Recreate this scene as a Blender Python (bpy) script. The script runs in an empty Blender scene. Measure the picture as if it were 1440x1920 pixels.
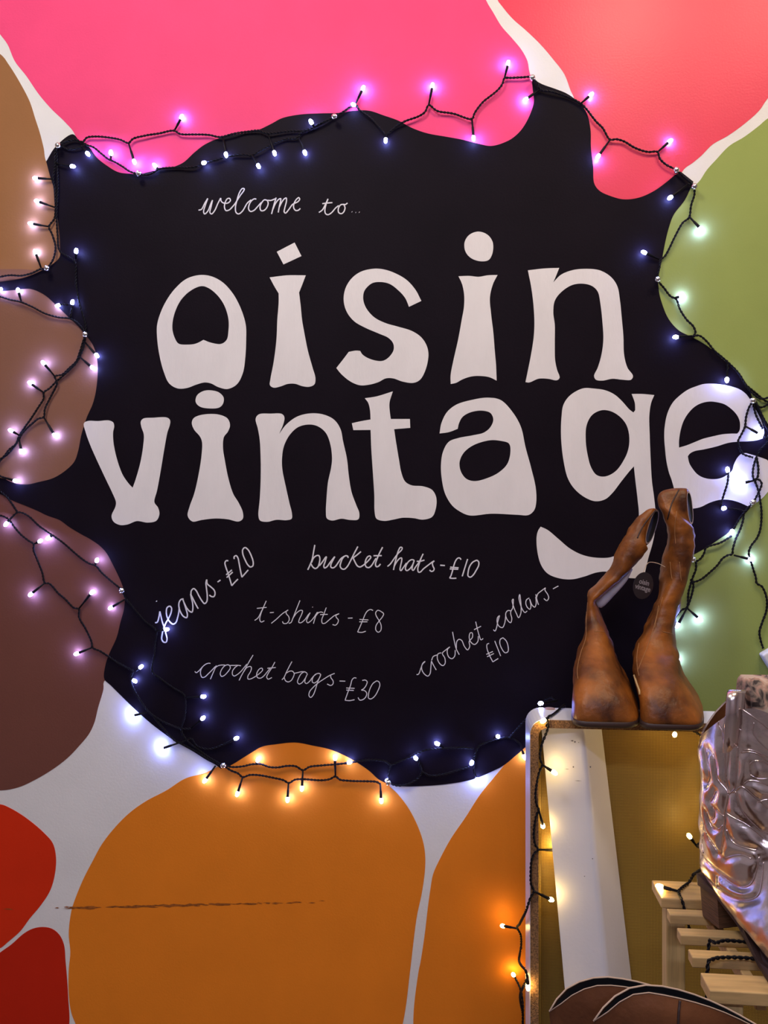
import bpy, bmesh, math, random
from mathutils import Vector, Matrix, Euler
from mathutils.geometry import tessellate_polygon
from mathutils.bvhtree import BVHTree
from mathutils import noise as mnoise

random.seed(7)
scene = bpy.context.scene
C = scene.collection

# ------------------------------------------------------------------ camera, world, lights, exposure
F = 1500.0                       # focal length in photo pixels (1440 x 1920)
D = 1.5                          # camera to wall, metres
YAW = math.radians(5.0)          # camera turned slightly
CAM = Vector((0.0, -D, 1.15))
cam_data = bpy.data.cameras.new('camera')
cam_data.sensor_fit = 'VERTICAL'
cam_data.sensor_height = 36.0
cam_data.lens = F / 1920.0 * 36.0
cam_data.clip_start = 0.02
cam = bpy.data.objects.new('camera', cam_data)
cam.location = CAM
cam.rotation_euler = (math.pi / 2, 0, YAW)
C.objects.link(cam)
scene.camera = cam

world = bpy.data.worlds.new('room_ambient')
scene.world = world
world.use_nodes = True
bg = world.node_tree.nodes['Background']
bg.inputs[0].default_value = (0.80, 0.78, 1.0, 1)
bg.inputs[1].default_value = 0.02

def area(name, loc, target, size, power, col):
    l = bpy.data.lights.new(name, 'AREA')
    l.shape = 'DISK' if not isinstance(size, tuple) else 'RECTANGLE'
    if isinstance(size, tuple): l.size, l.size_y = size
    else: l.size = size
    l.energy = power; l.color = col
    o = bpy.data.objects.new(name, l)
    o.location = loc
    o.rotation_euler = (Vector(target) - Vector(loc)).to_track_quat('-Z', 'Y').to_euler()
    C.objects.link(o)
    return o

area('ceiling_lamp_key', (-0.70, -1.20, 2.72), (-0.45, 0.0, 1.4), 0.45, 20, (1.0, 0.92, 0.82))
area('ceiling_lamp_warm', (0.50, -1.0, 2.66), (0.45, -0.2, 0.9), 0.22, 9, (1.0, 0.80, 0.55))
area('ceiling_lamp_warm_far', (0.98, -1.0, 2.70), (0.8, -0.2, 0.9), 0.22, 7, (1.0, 0.80, 0.55))
area('cool_fill', (-0.35, -2.7, 2.76), (-0.35, -2.2, 0.6), (1.6, 0.14), 34, (0.66, 0.71, 1.0))  # unseen cool fill, added for lavender light low down and boot reflections

vs = scene.view_settings
vs.view_transform = 'Standard'
vs.look = 'None'
vs.gamma = 1.0
vs.use_curve_mapping = False
vs.exposure = -0.12

# ------------------------------------------------------------------ pixel helpers
FW = Vector((-math.sin(YAW), math.cos(YAW), 0))
RT = Vector((math.cos(YAW), math.sin(YAW), 0))
UP = Vector((0, 0, 1))
def ray(u, v):
    return FW + RT * ((u - 720.0) / F) - UP * ((v - 960.0) / F)
def at(u, v, d=0.0):             # point in the plane d metres in front of the wall
    r = ray(u, v)
    return CAM + r * ((D - d) / r.y)
def onz(u, v, z):                # point on a horizontal surface
    r = ray(u, v)
    return CAM + r * ((z - CAM.z) / r.z)
def conv(pts, ox, oy, s):        # crop coordinates -> photo pixels
    return [(ox + p[0] / s, oy + p[1] / s) + tuple(p[2:]) for p in pts]

# ------------------------------------------------------------------ splines
def _hermite(P, closed, step):
    n = len(P)
    if n < 3 and not closed:
        return [Vector(p) for p in P]
    P = [Vector(p) for p in P]
    t = [0.0]
    m = n if closed else n - 1
    for i in range(m):
        t.append(t[-1] + max(1e-6, (P[(i + 1) % n] - P[i]).length) ** 0.5)
    out = []
    def tan(i):
        if closed:
            a, b, c = P[(i - 1) % n], P[i % n], P[(i + 1) % n]
            h0 = t[(i - 1) % n + 1] - t[(i - 1) % n]; h1 = t[i % n + 1] - t[i % n]
        else:
            if i == 0: return (P[1] - P[0]) / (t[1] - t[0])
            if i == n - 1: return (P[-1] - P[-2]) / (t[-1] - t[-2])
            a, b, c = P[i - 1], P[i], P[i + 1]
            h0 = t[i] - t[i - 1]; h1 = t[i + 1] - t[i]
        return ((b - a) / h0 * h1 + (c - b) / h1 * h0) / (h0 + h1)
    for i in range(m):
        p0, p1 = P[i], P[(i + 1) % n]
        h = t[i + 1] - t[i]
        m0, m1 = tan(i) * h, tan((i + 1) % n if closed else i + 1) * h
        k = max(1, int(math.ceil((p1 - p0).length / step)))
        for j in range(k):
            s = j / k
            out.append(p0 * (2*s**3 - 3*s*s + 1) + m0 * (s**3 - 2*s*s + s) + p1 * (-2*s**3 + 3*s*s) + m1 * (s**3 - s*s))
    if not closed:
        out.append(P[-1])
    return out

def smooth_open(P, step):
    return _hermite(P, False, step)
def smooth_loop(pts, step=4.0):   # pts in pixels; a third element marks a corner
    cor = [i for i, p in enumerate(pts) if len(p) > 2]
    V = [Vector((p[0], p[1])) for p in pts]
    if not cor:
        return _hermite(V, True, step)
    n = len(V); out = []
    for a, b in zip(cor, cor[1:] + [cor[0] + n]):
        seg = [V[i % n] for i in range(a, b + 1)]
        out += _hermite(seg, False, step)[:-1]
    return out

# ------------------------------------------------------------------ materials
def mat(name, col, rough=0.5, metal=0.0, noise=0.0, nscale=20.0, bump=0.0, bscale=200.0, emit=None, estr=0.0, spec=0.5, stretch=None, col2=None):
    m = bpy.data.materials.new(name)
    m.use_nodes = True
    nt = m.node_tree
    b = nt.nodes['Principled BSDF']
    b.inputs['Base Color'].default_value = (*col, 1)
    b.inputs['Roughness'].default_value = rough
    b.inputs['Metallic'].default_value = metal
    b.inputs['Specular IOR Level'].default_value = spec
    tc = nt.nodes.new('ShaderNodeTexCoord')
    src = tc.outputs['Object']
    if stretch:
        mp = nt.nodes.new('ShaderNodeMapping'); mp.inputs['Scale'].default_value = stretch
        nt.links.new(src, mp.inputs[0]); src = mp.outputs[0]
    if noise or col2:
        n = nt.nodes.new('ShaderNodeTexNoise'); n.inputs['Scale'].default_value = nscale; n.inputs['Detail'].default_value = 5
        nt.links.new(src, n.inputs['Vector'])
        r = nt.nodes.new('ShaderNodeValToRGB')
        c2 = col2 or tuple(min(1, c * (1 + noise)) for c in col)
        c1 = col if col2 else tuple(c * (1 - noise) for c in col)
        r.color_ramp.elements[0].color = (*c1, 1); r.color_ramp.elements[0].position = 0.32
        r.color_ramp.elements[1].color = (*c2, 1); r.color_ramp.elements[1].position = 0.68
        nt.links.new(n.outputs['Fac'], r.inputs[0]); nt.links.new(r.outputs[0], b.inputs['Base Color'])
    if bump:
        n2 = nt.nodes.new('ShaderNodeTexNoise'); n2.inputs['Scale'].default_value = bscale; n2.inputs['Detail'].default_value = 4
        nt.links.new(src, n2.inputs['Vector'])
        bp = nt.nodes.new('ShaderNodeBump'); bp.inputs['Strength'].default_value = bump; bp.inputs['Distance'].default_value = 0.002
        nt.links.new(n2.outputs['Fac'], bp.inputs['Height']); nt.links.new(bp.outputs[0], b.inputs['Normal'])
    if emit:
        b.inputs['Emission Color'].default_value = (*emit, 1)
        b.inputs['Emission Strength'].default_value = estr
    return m

def paint(name, col, rough=0.6, noise=0.035, spec=0.12):
    return mat(name, col, rough=rough, noise=noise, nscale=9, bump=0.10, bscale=260, spec=spec)

M = {}
M['wall_white'] = paint('wall_white_paint', (0.80, 0.78, 0.76))
M['pink'] = paint('hot_pink_paint', (0.90, 0.075, 0.215))
M['pink_red'] = paint('coral_pink_paint', (0.82, 0.050, 0.105), rough=0.36, spec=0.3)
M['tan'] = paint('tan_brown_paint', (0.33, 0.148, 0.056))
M['brown'] = paint('mid_brown_paint', (0.25, 0.113, 0.068))
M['dark_brown'] = paint('dark_brown_paint', (0.175, 0.064, 0.046))
M['red'] = paint('red_paint', (0.70, 0.032, 0.006))
M['shaded_red'] = paint('shaded_red_paint', (0.55, 0.020, 0.005))  # darker copy of the red, with a cast shadow put into the colour
M['orange'] = paint('orange_paint', (0.83, 0.235, 0.017))
M['green'] = paint('olive_green_paint', (0.31, 0.38, 0.105))
M['black'] = paint('black_paint', (0.0085, 0.0055, 0.0095), rough=0.55, noise=0.1, spec=0.05)
M['letter'] = mat('white_letter_paint', (0.80, 0.76, 0.76), rough=0.5, noise=0.05, nscale=16, bump=0.2, bscale=150, stretch=(1, 1, 0.35), spec=0.3)
M['chalk'] = mat('white_pen_ink', (0.74, 0.72, 0.76), rough=0.6)
M['scuff'] = mat('dark_scuff', (0.30, 0.085, 0.008), rough=0.9, noise=0.4, nscale=120)
M['cable'] = mat('dark_cable_plastic', (0.0045, 0.0035, 0.0055), rough=0.5, spec=0.18)
M['led_cool'] = mat('cool_white_led', (0.9, 0.9, 1.0), rough=0.2, emit=(0.25, 0.32, 1.0), estr=165)
M['led_warm'] = mat('warm_white_led', (1, 0.9, 0.7), rough=0.2, emit=(1.0, 0.66, 0.20), estr=90)
M['pin'] = mat('silver_pin_metal', (0.85, 0.82, 0.76), rough=0.18, metal=1.0)
M['laminate'] = mat('white_laminate', (0.78, 0.77, 0.80), rough=0.3, noise=0.03, nscale=8)
M['chipboard'] = mat('chipboard_edge', (0.22, 0.11, 0.045), rough=0.9, noise=0.55, nscale=420, bump=0.5, bscale=500)
M['leather'] = mat('tan_leather', (0.055, 0.016, 0.005), rough=0.42, nscale=19, bump=0.55, bscale=110, col2=(0.36, 0.112, 0.016), spec=0.3)
M['leather_dark'] = mat('brown_leather', (0.060, 0.017, 0.006), rough=0.5, nscale=13, bump=0.3, bscale=120, col2=(0.165, 0.058, 0.019), spec=0.3)
M['lining'] = mat('black_boot_lining', (0.010, 0.008, 0.008), rough=0.9)
M['pale_lining'] = mat('pale_boot_lining', (0.55, 0.52, 0.62), rough=0.8, noise=0.1, nscale=60)  # blue LED light on the lining is put into this colour
M['edge'] = mat('raw_leather_edge', (0.50, 0.36, 0.26), rough=0.7)
M['stitch_glint'] = mat('pale_stitch_and_glint', (0.33, 0.155, 0.055), rough=0.7)  # thread colour, also used for painted glints along the boot creases
M['sole'] = mat('dark_sole', (0.035, 0.016, 0.014), rough=0.55)
M['metallic'] = mat('rose_silver_leather', (0.92, 0.78, 0.73), rough=0.27, metal=1.0, noise=0.12, nscale=10, bump=0.35, bscale=60)
M['metallic_seam'] = mat('rose_silver_piping', (0.86, 0.72, 0.68), rough=0.2, metal=1.0)
M['stacked_heel'] = mat('stacked_wood_heel', (0.10, 0.045, 0.022), rough=0.6, noise=0.5, nscale=60, stretch=(1, 1, 14))
M['pine'] = mat('pale_pine', (0.55, 0.355, 0.145), rough=0.5, noise=0.16, nscale=22, stretch=(1, 9, 9))
M['pine_leg'] = mat('pale_pine_leg', (0.55, 0.37, 0.15), rough=0.5, noise=0.25, nscale=18, stretch=(12, 12, 0.6))
M['bench'] = mat('brown_bench_wood', (0.18, 0.07, 0.03), rough=0.6, noise=0.3, nscale=20, stretch=(1, 9, 1))
M['tag'] = mat('black_card', (0.020, 0.013, 0.018), rough=0.5)
M['tag_text'] = mat('pale_print', (0.55, 0.50, 0.54), rough=0.6)
M['white_plastic'] = mat('white_plastic', (0.8, 0.8, 0.84), rough=0.35)
M['floor'] = mat('grey_floor', (0.20, 0.17, 0.15), rough=0.6, noise=0.2, nscale=6)

def hardboard():
    m = bpy.data.materials.new('woven_hardboard'); m.use_nodes = True
    nt = m.node_tree; b = nt.nodes['Principled BSDF']
    b.inputs['Roughness'].default_value = 0.42
    tc = nt.nodes.new('ShaderNodeTexCoord')
    fs = []
    for ax in ('X', 'Z'):
        w = nt.nodes.new('ShaderNodeTexWave'); w.wave_type = 'BANDS'; w.bands_direction = ax
        w.inputs['Scale'].default_value = 130.0; w.inputs['Distortion'].default_value = 0.6; w.inputs['Detail Scale'].default_value = 3
        nt.links.new(tc.outputs['Object'], w.inputs['Vector']); fs.append(w)
    mul = nt.nodes.new('ShaderNodeMath'); mul.operation = 'MULTIPLY'
    nt.links.new(fs[0].outputs['Fac'], mul.inputs[0]); nt.links.new(fs[1].outputs['Fac'], mul.inputs[1])
    r = nt.nodes.new('ShaderNodeValToRGB')
    r.color_ramp.elements[0].color = (0.20, 0.115, 0.018, 1); r.color_ramp.elements[1].color = (0.56, 0.36, 0.065, 1)
    nt.links.new(mul.outputs[0], r.inputs[0]); nt.links.new(r.outputs[0], b.inputs['Base Color'])
    bp = nt.nodes.new('ShaderNodeBump'); bp.inputs['Strength'].default_value = 0.3; bp.inputs['Distance'].default_value = 0.0008
    nt.links.new(mul.outputs[0], bp.inputs['Height']); nt.links.new(bp.outputs[0], b.inputs['Normal'])
    return m
M['hardboard'] = hardboard()

def floral():
    m = bpy.data.materials.new('floral_print'); m.use_nodes = True
    nt = m.node_tree; b = nt.nodes['Principled BSDF']; b.inputs['Roughness'].default_value = 0.7
    tc = nt.nodes.new('ShaderNodeTexCoord')
    n = nt.nodes.new('ShaderNodeTexNoise'); n.inputs['Scale'].default_value = 46; n.inputs['Detail'].default_value = 5; n.inputs['Distortion'].default_value = 2.2
    v = nt.nodes.new('ShaderNodeTexVoronoi'); v.inputs['Scale'].default_value = 42; v.feature = 'SMOOTH_F1'
    nt.links.new(tc.outputs['Object'], n.inputs['Vector']); nt.links.new(tc.outputs['Object'], v.inputs['Vector'])
    mx = nt.nodes.new('ShaderNodeMath'); mx.operation = 'MULTIPLY'
    nt.links.new(n.outputs['Fac'], mx.inputs[0]); nt.links.new(v.outputs['Distance'], mx.inputs[1])
    r = nt.nodes.new('ShaderNodeValToRGB'); e = r.color_ramp.elements
    e[0].position = 0.14; e[0].color = (0.52, 0.40, 0.30, 1)
    e[1].position = 0.31; e[1].color = (0.035, 0.02, 0.016, 1)
    x = e.new(0.20); x.color = (0.42, 0.24, 0.17, 1)
    x = e.new(0.26); x.color = (0.20, 0.15, 0.11, 1)
    nt.links.new(mx.outputs[0], r.inputs[0]); nt.links.new(r.outputs[0], b.inputs['Base Color'])
    return m
M['floral'] = floral()

# ------------------------------------------------------------------ object helpers
WORLD = {}
def register(o, parent, loc):
    C.objects.link(o)
    o.location = loc
    WORLD[o.name] = Matrix.Translation(loc) @ o.rotation_euler.to_matrix().to_4x4()
    if parent is not None:
        o.parent = parent
        o.matrix_parent_inverse = WORLD[parent.name].inverted()
    return o

def mesh_obj(name, verts, faces, materials, parent=None, smooth=False, midx=None, origin='base'):
    vs_ = [Vector(v) for v in verts]
    lo = Vector((min(v.x for v in vs_), min(v.y for v in vs_), min(v.z for v in vs_)))
    hi = Vector((max(v.x for v in vs_), max(v.y for v in vs_), max(v.z for v in vs_)))
    org = Vector(((lo.x + hi.x) / 2, (lo.y + hi.y) / 2, lo.z))
    me = bpy.data.meshes.new(name)
    me.from_pydata([v - org for v in vs_], [], faces)
    if not isinstance(materials, (list, tuple)): materials = [materials]
    for m in materials: me.materials.append(m)
    if midx:
        for p, i in zip(me.polygons, midx): p.material_index = i
    if smooth:
        for p in me.polygons: p.use_smooth = True
    bm = bmesh.new(); bm.from_mesh(me)
    bmesh.ops.recalc_face_normals(bm, faces=bm.faces)
    bm.to_mesh(me); bm.free()
    me.update()
    o = bpy.data.objects.new(name, me)
    return register(o, parent, org)

def empty(name, loc):
    o = bpy.data.objects.new(name, None)
    o.empty_display_size = 0.05
    return register(o, None, Vector(loc))

def tag(o, label, cat=None, group=None):
    o['label'] = label
    if cat: o['category'] = cat
    if group: o['group'] = group
    return o

class MB:
    def __init__(self): self.v = []; self.f = []
    def add(self, verts, faces):
        k = len(self.v); self.v += [Vector(x) for x in verts]; self.f += [tuple(i + k for i in f) for f in faces]
    def box(self, lo, hi, R=None):
        x0, y0, z0 = lo; x1, y1, z1 = hi
        p = [Vector(q) for q in ((x0,y0,z0),(x1,y0,z0),(x1,y1,z0),(x0,y1,z0),(x0,y0,z1),(x1,y0,z1),(x1,y1,z1),(x0,y1,z1))]
        if R: p = [R @ q for q in p]
        self.add(p, [(0,3,2,1),(4,5,6,7),(0,1,5,4),(1,2,6,5),(2,3,7,6),(3,0,4,7)])
    def tube(self, P, r, n=6, squash=None):
        P = [Vector(p) for p in P]
        rings = []
        prev = None
        for i, p in enumerate(P):
            t = (P[min(i + 1, len(P) - 1)] - P[max(i - 1, 0)])
            if t.length < 1e-9: t = Vector((0, 0, 1))
            t.normalize()
            ref = prev if prev is not None else (Vector((0, 1, 0)) if abs(t.y) < 0.9 else Vector((1, 0, 0)))
            a = ref - t * ref.dot(t)
            if a.length < 1e-6: a = t.orthogonal()
            a.normalize(); b = t.cross(a); prev = a
            rr = r[i] if isinstance(r, (list, tuple)) else r
            rings.append([p + (a * math.cos(2*math.pi*k/n) + b * math.sin(2*math.pi*k/n)) * rr for k in range(n)])
        if squash is not None:
            for R_, p in zip(rings, P):
                for q in R_: q.y = p.y + (q.y - p.y) * squash
        verts = [q for R_ in rings for q in R_]
        faces = []
        for i in range(len(rings) - 1):
            for k in range(n):
                faces.append((i*n + k, i*n + (k+1) % n, (i+1)*n + (k+1) % n, (i+1)*n + k))
        faces.append(tuple(range(n))[::-1]); faces.append(tuple((len(rings)-1)*n + k for k in range(n)))
        self.add(verts, faces)
    def build(self, name, m, parent=None, smooth=False):
        return mesh_obj(name, self.v, self.f, m, parent, smooth)

def bevel(o, w, seg=2):
    b = o.modifiers.new('bevel', 'BEVEL'); b.width = w; b.segments = seg; b.limit_method = 'ANGLE'
    return o

def box_part(name, lo, hi, m, parent, bev=0.001, R=None):
    k = MB(); k.box(lo, hi, R)
    return bevel(k.build(name, m, parent), bev)

# ------------------------------------------------------------------ the room
k = MB(); k.box((-2.7, 0.0, 0.0), (2.7, 0.12, 2.8))
wall = k.build('wall_back', M['wall_white']); wall['kind'] = 'structure'
k = MB(); k.box((-2.7, -3.9, -0.06), (2.7, 0.12, 0.0))
floor = k.build('floor', M['floor']); floor['kind'] = 'structure'

for nm, lo, hi, mk in (('ceiling', (-2.7, -3.9, 2.8), (2.7, 0.12, 2.9), 'wall_white'), ('wall_left', (-2.7, -3.9, 0), (-2.6, 0.0, 2.8), 'plain'), ('wall_right', (2.6, -3.9, 0), (2.7, 0.0, 2.8), 'plain'), ('wall_front', (-2.7, -3.9, 0), (2.7, -3.8, 2.8), 'far')):
    if mk not in M: M[mk] = paint(mk + '_wall_paint', (0.50, 0.46, 0.46) if mk == 'plain' else (0.48, 0.43, 0.40))
    k = MB(); k.box(lo, hi)
    o = k.build(nm, M[mk]); o['kind'] = 'structure'

def flat(name, loops, lift, m, parent, step=4.0, label=None):
    """flat coat of paint on the wall; loops in photo pixels, the first is the outline, others are holes"""
    L = []
    for lp in loops:
        q = smooth_loop(lp, step)
        L.append([Vector((at(p.x, p.y).x, at(p.x, p.y).z, 0)) for p in q])
    tri = tessellate_polygon(L)
    allp = [p for l in L for p in l]
    n = len(allp)
    verts = [Vector((p.x, -lift, p.y)) for p in allp] + [Vector((p.x, 0.0, p.y)) for p in allp]
    faces = [tuple(t) for t in tri]
    base = 0
    for l in L:
        kk = len(l)
        for i in range(kk):
            a, b = base + i, base + (i + 1) % kk
            faces.append((a, b, b + n, a + n))
        base += kk
    o = mesh_obj(name, verts, faces, m, parent)
    if label: o['label'] = label
    return o

# painted pebble shapes
PEB = [
 ('pink', 'big hot pink painted shape above the black shape', [(0,64),(14,83),(28,115),(49,142),(73,177),(97,205),(122,229),(141,253),(160,330),(250,400),(400,345),(600,330),(800,340),(930,345),(1010,260),(1012,180),(996,146),(992,132),(989,115),(978,94),(961,73),(940,49),(925,24),(911,0),(880,-80),(700,-330),(300,-380),(-60,-250),(-90,-80),(-40,10)]),
 ('pink_red', 'coral pink painted shape beside the green shape', [(933,0),(940,10),(961,35),(985,56),(1013,83),(1037,111),(1058,139),(1070,170),(1077,186),(1082,300),(1105,400),(1170,430),(1240,400),(1282,318),(1298,306),(1315,292),(1336,271),(1364,255),(1391,236),(1423,208),(1440,184),(1560,60),(1620,-120),(1500,-330),(1200,-380),(980,-220),(915,-60)]),
 ('tan', 'tan brown painted shape beside the hot pink one', [(0,101),(17,122),(38,156),(56,191),(66,222),(75,250),(82,278),(88,305),(150,350),(160,450),(120,540),(0,560),(-150,520),(-250,350),(-200,180),(-80,70)]),
 ('brown', 'mid brown painted shape between two black tongues', [(-200,640),(-110,525),(0,505),(120,520),(215,600),(230,720),(190,860),(60,940),(-100,930),(-220,800)]),
 ('dark_brown', 'dark brown painted shape above the white corner', [(-150,930),(0,905),(130,930),(250,1000),(275,1110),(250,1220),(212,1266),(195,1278),(194,1292),(184,1327),(177,1355),(167,1376),(149,1398),(128,1420),(101,1441),(66,1462),(35,1476),(0,1482),(-120,1470),(-260,1300),(-260,1080)]),
 ('red', 'bright red painted shape beside the orange one', [(0,1508),(17,1514),(38,1526),(59,1541),(83,1562),(99,1581),(105,1607),(103,1639),(94,1670),(76,1698),(56,1722),(38,1746),(14,1767),(0,1778),(-90,1800),(-200,1660),(-110,1520)]),
 ('shaded_red', 'red painted shape under the bright red one, shadow put into its colour', [(0,1786),(21,1771),(45,1750),(62,1741),(80,1738),(97,1741),(111,1752),(120,1771),(123,1802),(126,1837),(128,1871),(130,1920),(110,2040),(0,2080),(-120,2000),(-80,1850)]),
 ('orange', 'wide orange painted shape with a dark scuff line', [(405,1439),(385,1449),(347,1460),(312,1482),(274,1502),(243,1524),(215,1552),(191,1583),(174,1614),(156,1649),(139,1691),(134,1708),(129,1750),(132,1785),(129,1819),(129,1864),(134,1899),(142,1920),(180,2020),(300,2080),(600,2080),(720,2030),(755,1920),(769,1820),(775,1768),(782,1716),(791,1674),(797,1629),(797,1601),(793,1577),(782,1546),(765,1514),(744,1487),(728,1471),(715,1440),(650,1370),(540,1345),(460,1380),(428,1425)]),
 ('orange', 'orange painted shape beside the white cabinet', [(946,1433),(925,1459),(900,1490),(873,1532),(845,1573),(824,1612),(812,1639),(807,1667),(803,1695),(796,1754),(788,1806),(785,1820),(775,1920),(790,2030),(900,2080),(1050,2080),(1110,1950),(1130,1700),(1120,1450),(1060,1360),(980,1370)]),
 ('green', 'olive green painted shape around the black shape', [(1440,222),(1423,236),(1395,257),(1367,274),(1343,299),(1325,319),(1311,340),(1300,349),(1240,370),(1190,470),(1180,600),(1250,720),(1340,800),(1360,900),(1300,970),(1210,1040),(1180,1200),(1150,1400),(1200,1750),(1400,2000),(1700,1950),(1900,1300),(1850,600),(1650,250),(1540,180)]),
]
for i, (mk, lab, pts) in enumerate(PEB):
    flat('painted_pebble', [pts], 0.00030 + 0.00003 * i, M[mk], wall, 6.0, lab)

BLACK = [(137,252),(149,264),(163,271),(181,295),(201,311),(222,323),(243,326),(264,326),(295,319),(323,314),(344,305),(365,286),(385,271),(413,259),(444,252),(479,246),(508,233),(529,222),(564,215),(602,213),(637,212),(664,208),(692,208),(720,217),(748,227),(772,240),(800,250),(838,257),(866,262),(894,269),(921,274),(949,266),(964,257),(978,243),(992,219),(1001,191),(999,170),(997,147,1),(1016,158),(1041,167),(1061,175),(1079,187),(1093,201),(1101,215),(1107,243),(1108,278),(1112,312),(1114,344),(1124,358),(1145,368),(1169,374),(1197,371),(1225,359),(1249,342),(1266,328),(1276,322,1),(1300,341,1),(1284,375),(1263,403),(1254,427),(1247,455),(1241,487),(1235,519),(1235,544),(1242,572),(1254,599),(1273,620),(1301,634),(1329,651),(1353,672),(1377,693),(1401,722),(1411,747),(1423,765),(1434,787),(1441,805),(1447,840),(1442,890),(1406,952),(1396,964),(1380,981),(1365,999),(1351,1009),(1327,1025),(1306,1037),(1288,1047),(1268,1080),(1262,1150),(1245,1250),(1200,1330),(1130,1368),(1050,1375),(1000,1390),(970,1414),(944,1435),(921,1447),(887,1461),(845,1469),(803,1473),(755,1474),(727,1469),(710,1461),(692,1445),(657,1422),(619,1405),(588,1398),(555,1392),(519,1395),(491,1400),(470,1412),(430,1436),(414,1441,1),(405,1434),(388,1425),(361,1408),(334,1393),(323,1386),(288,1360),(260,1336),(236,1313),(208,1285),(196,1273),(198,1247),(205,1226),(219,1195),(226,1167),(233,1140),(234,1112),(228,1093),(220,1075),(211,1057),(200,1037),(188,1024),(168,1010),(155,1003),(130,988),(112,975),(90,967),(69,957),(45,947),(23,938),(0,926),(-70,905,1),(0,896),(27,906),(41,908),(54,908),(72,904),(101,896),(126,880),(140,865),(147,845),(153,815),(163,783),(175,755),(182,720),(183,678),(177,653),(170,640),(160,628),(150,615),(127,593),(100,567),(82,552),(58,542),(45,542),(0,546),(-90,540,1),(0,529),(48,520),(98,496),(112,482),(113,462),(109,413),(103,385),(100,350),(94,330),(87,303,1),(105,275)]
black = flat('black_painted_shape', [BLACK], 0.0009, M['black'], wall, 4.0, 'large black painted shape carrying the shop lettering')

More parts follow.
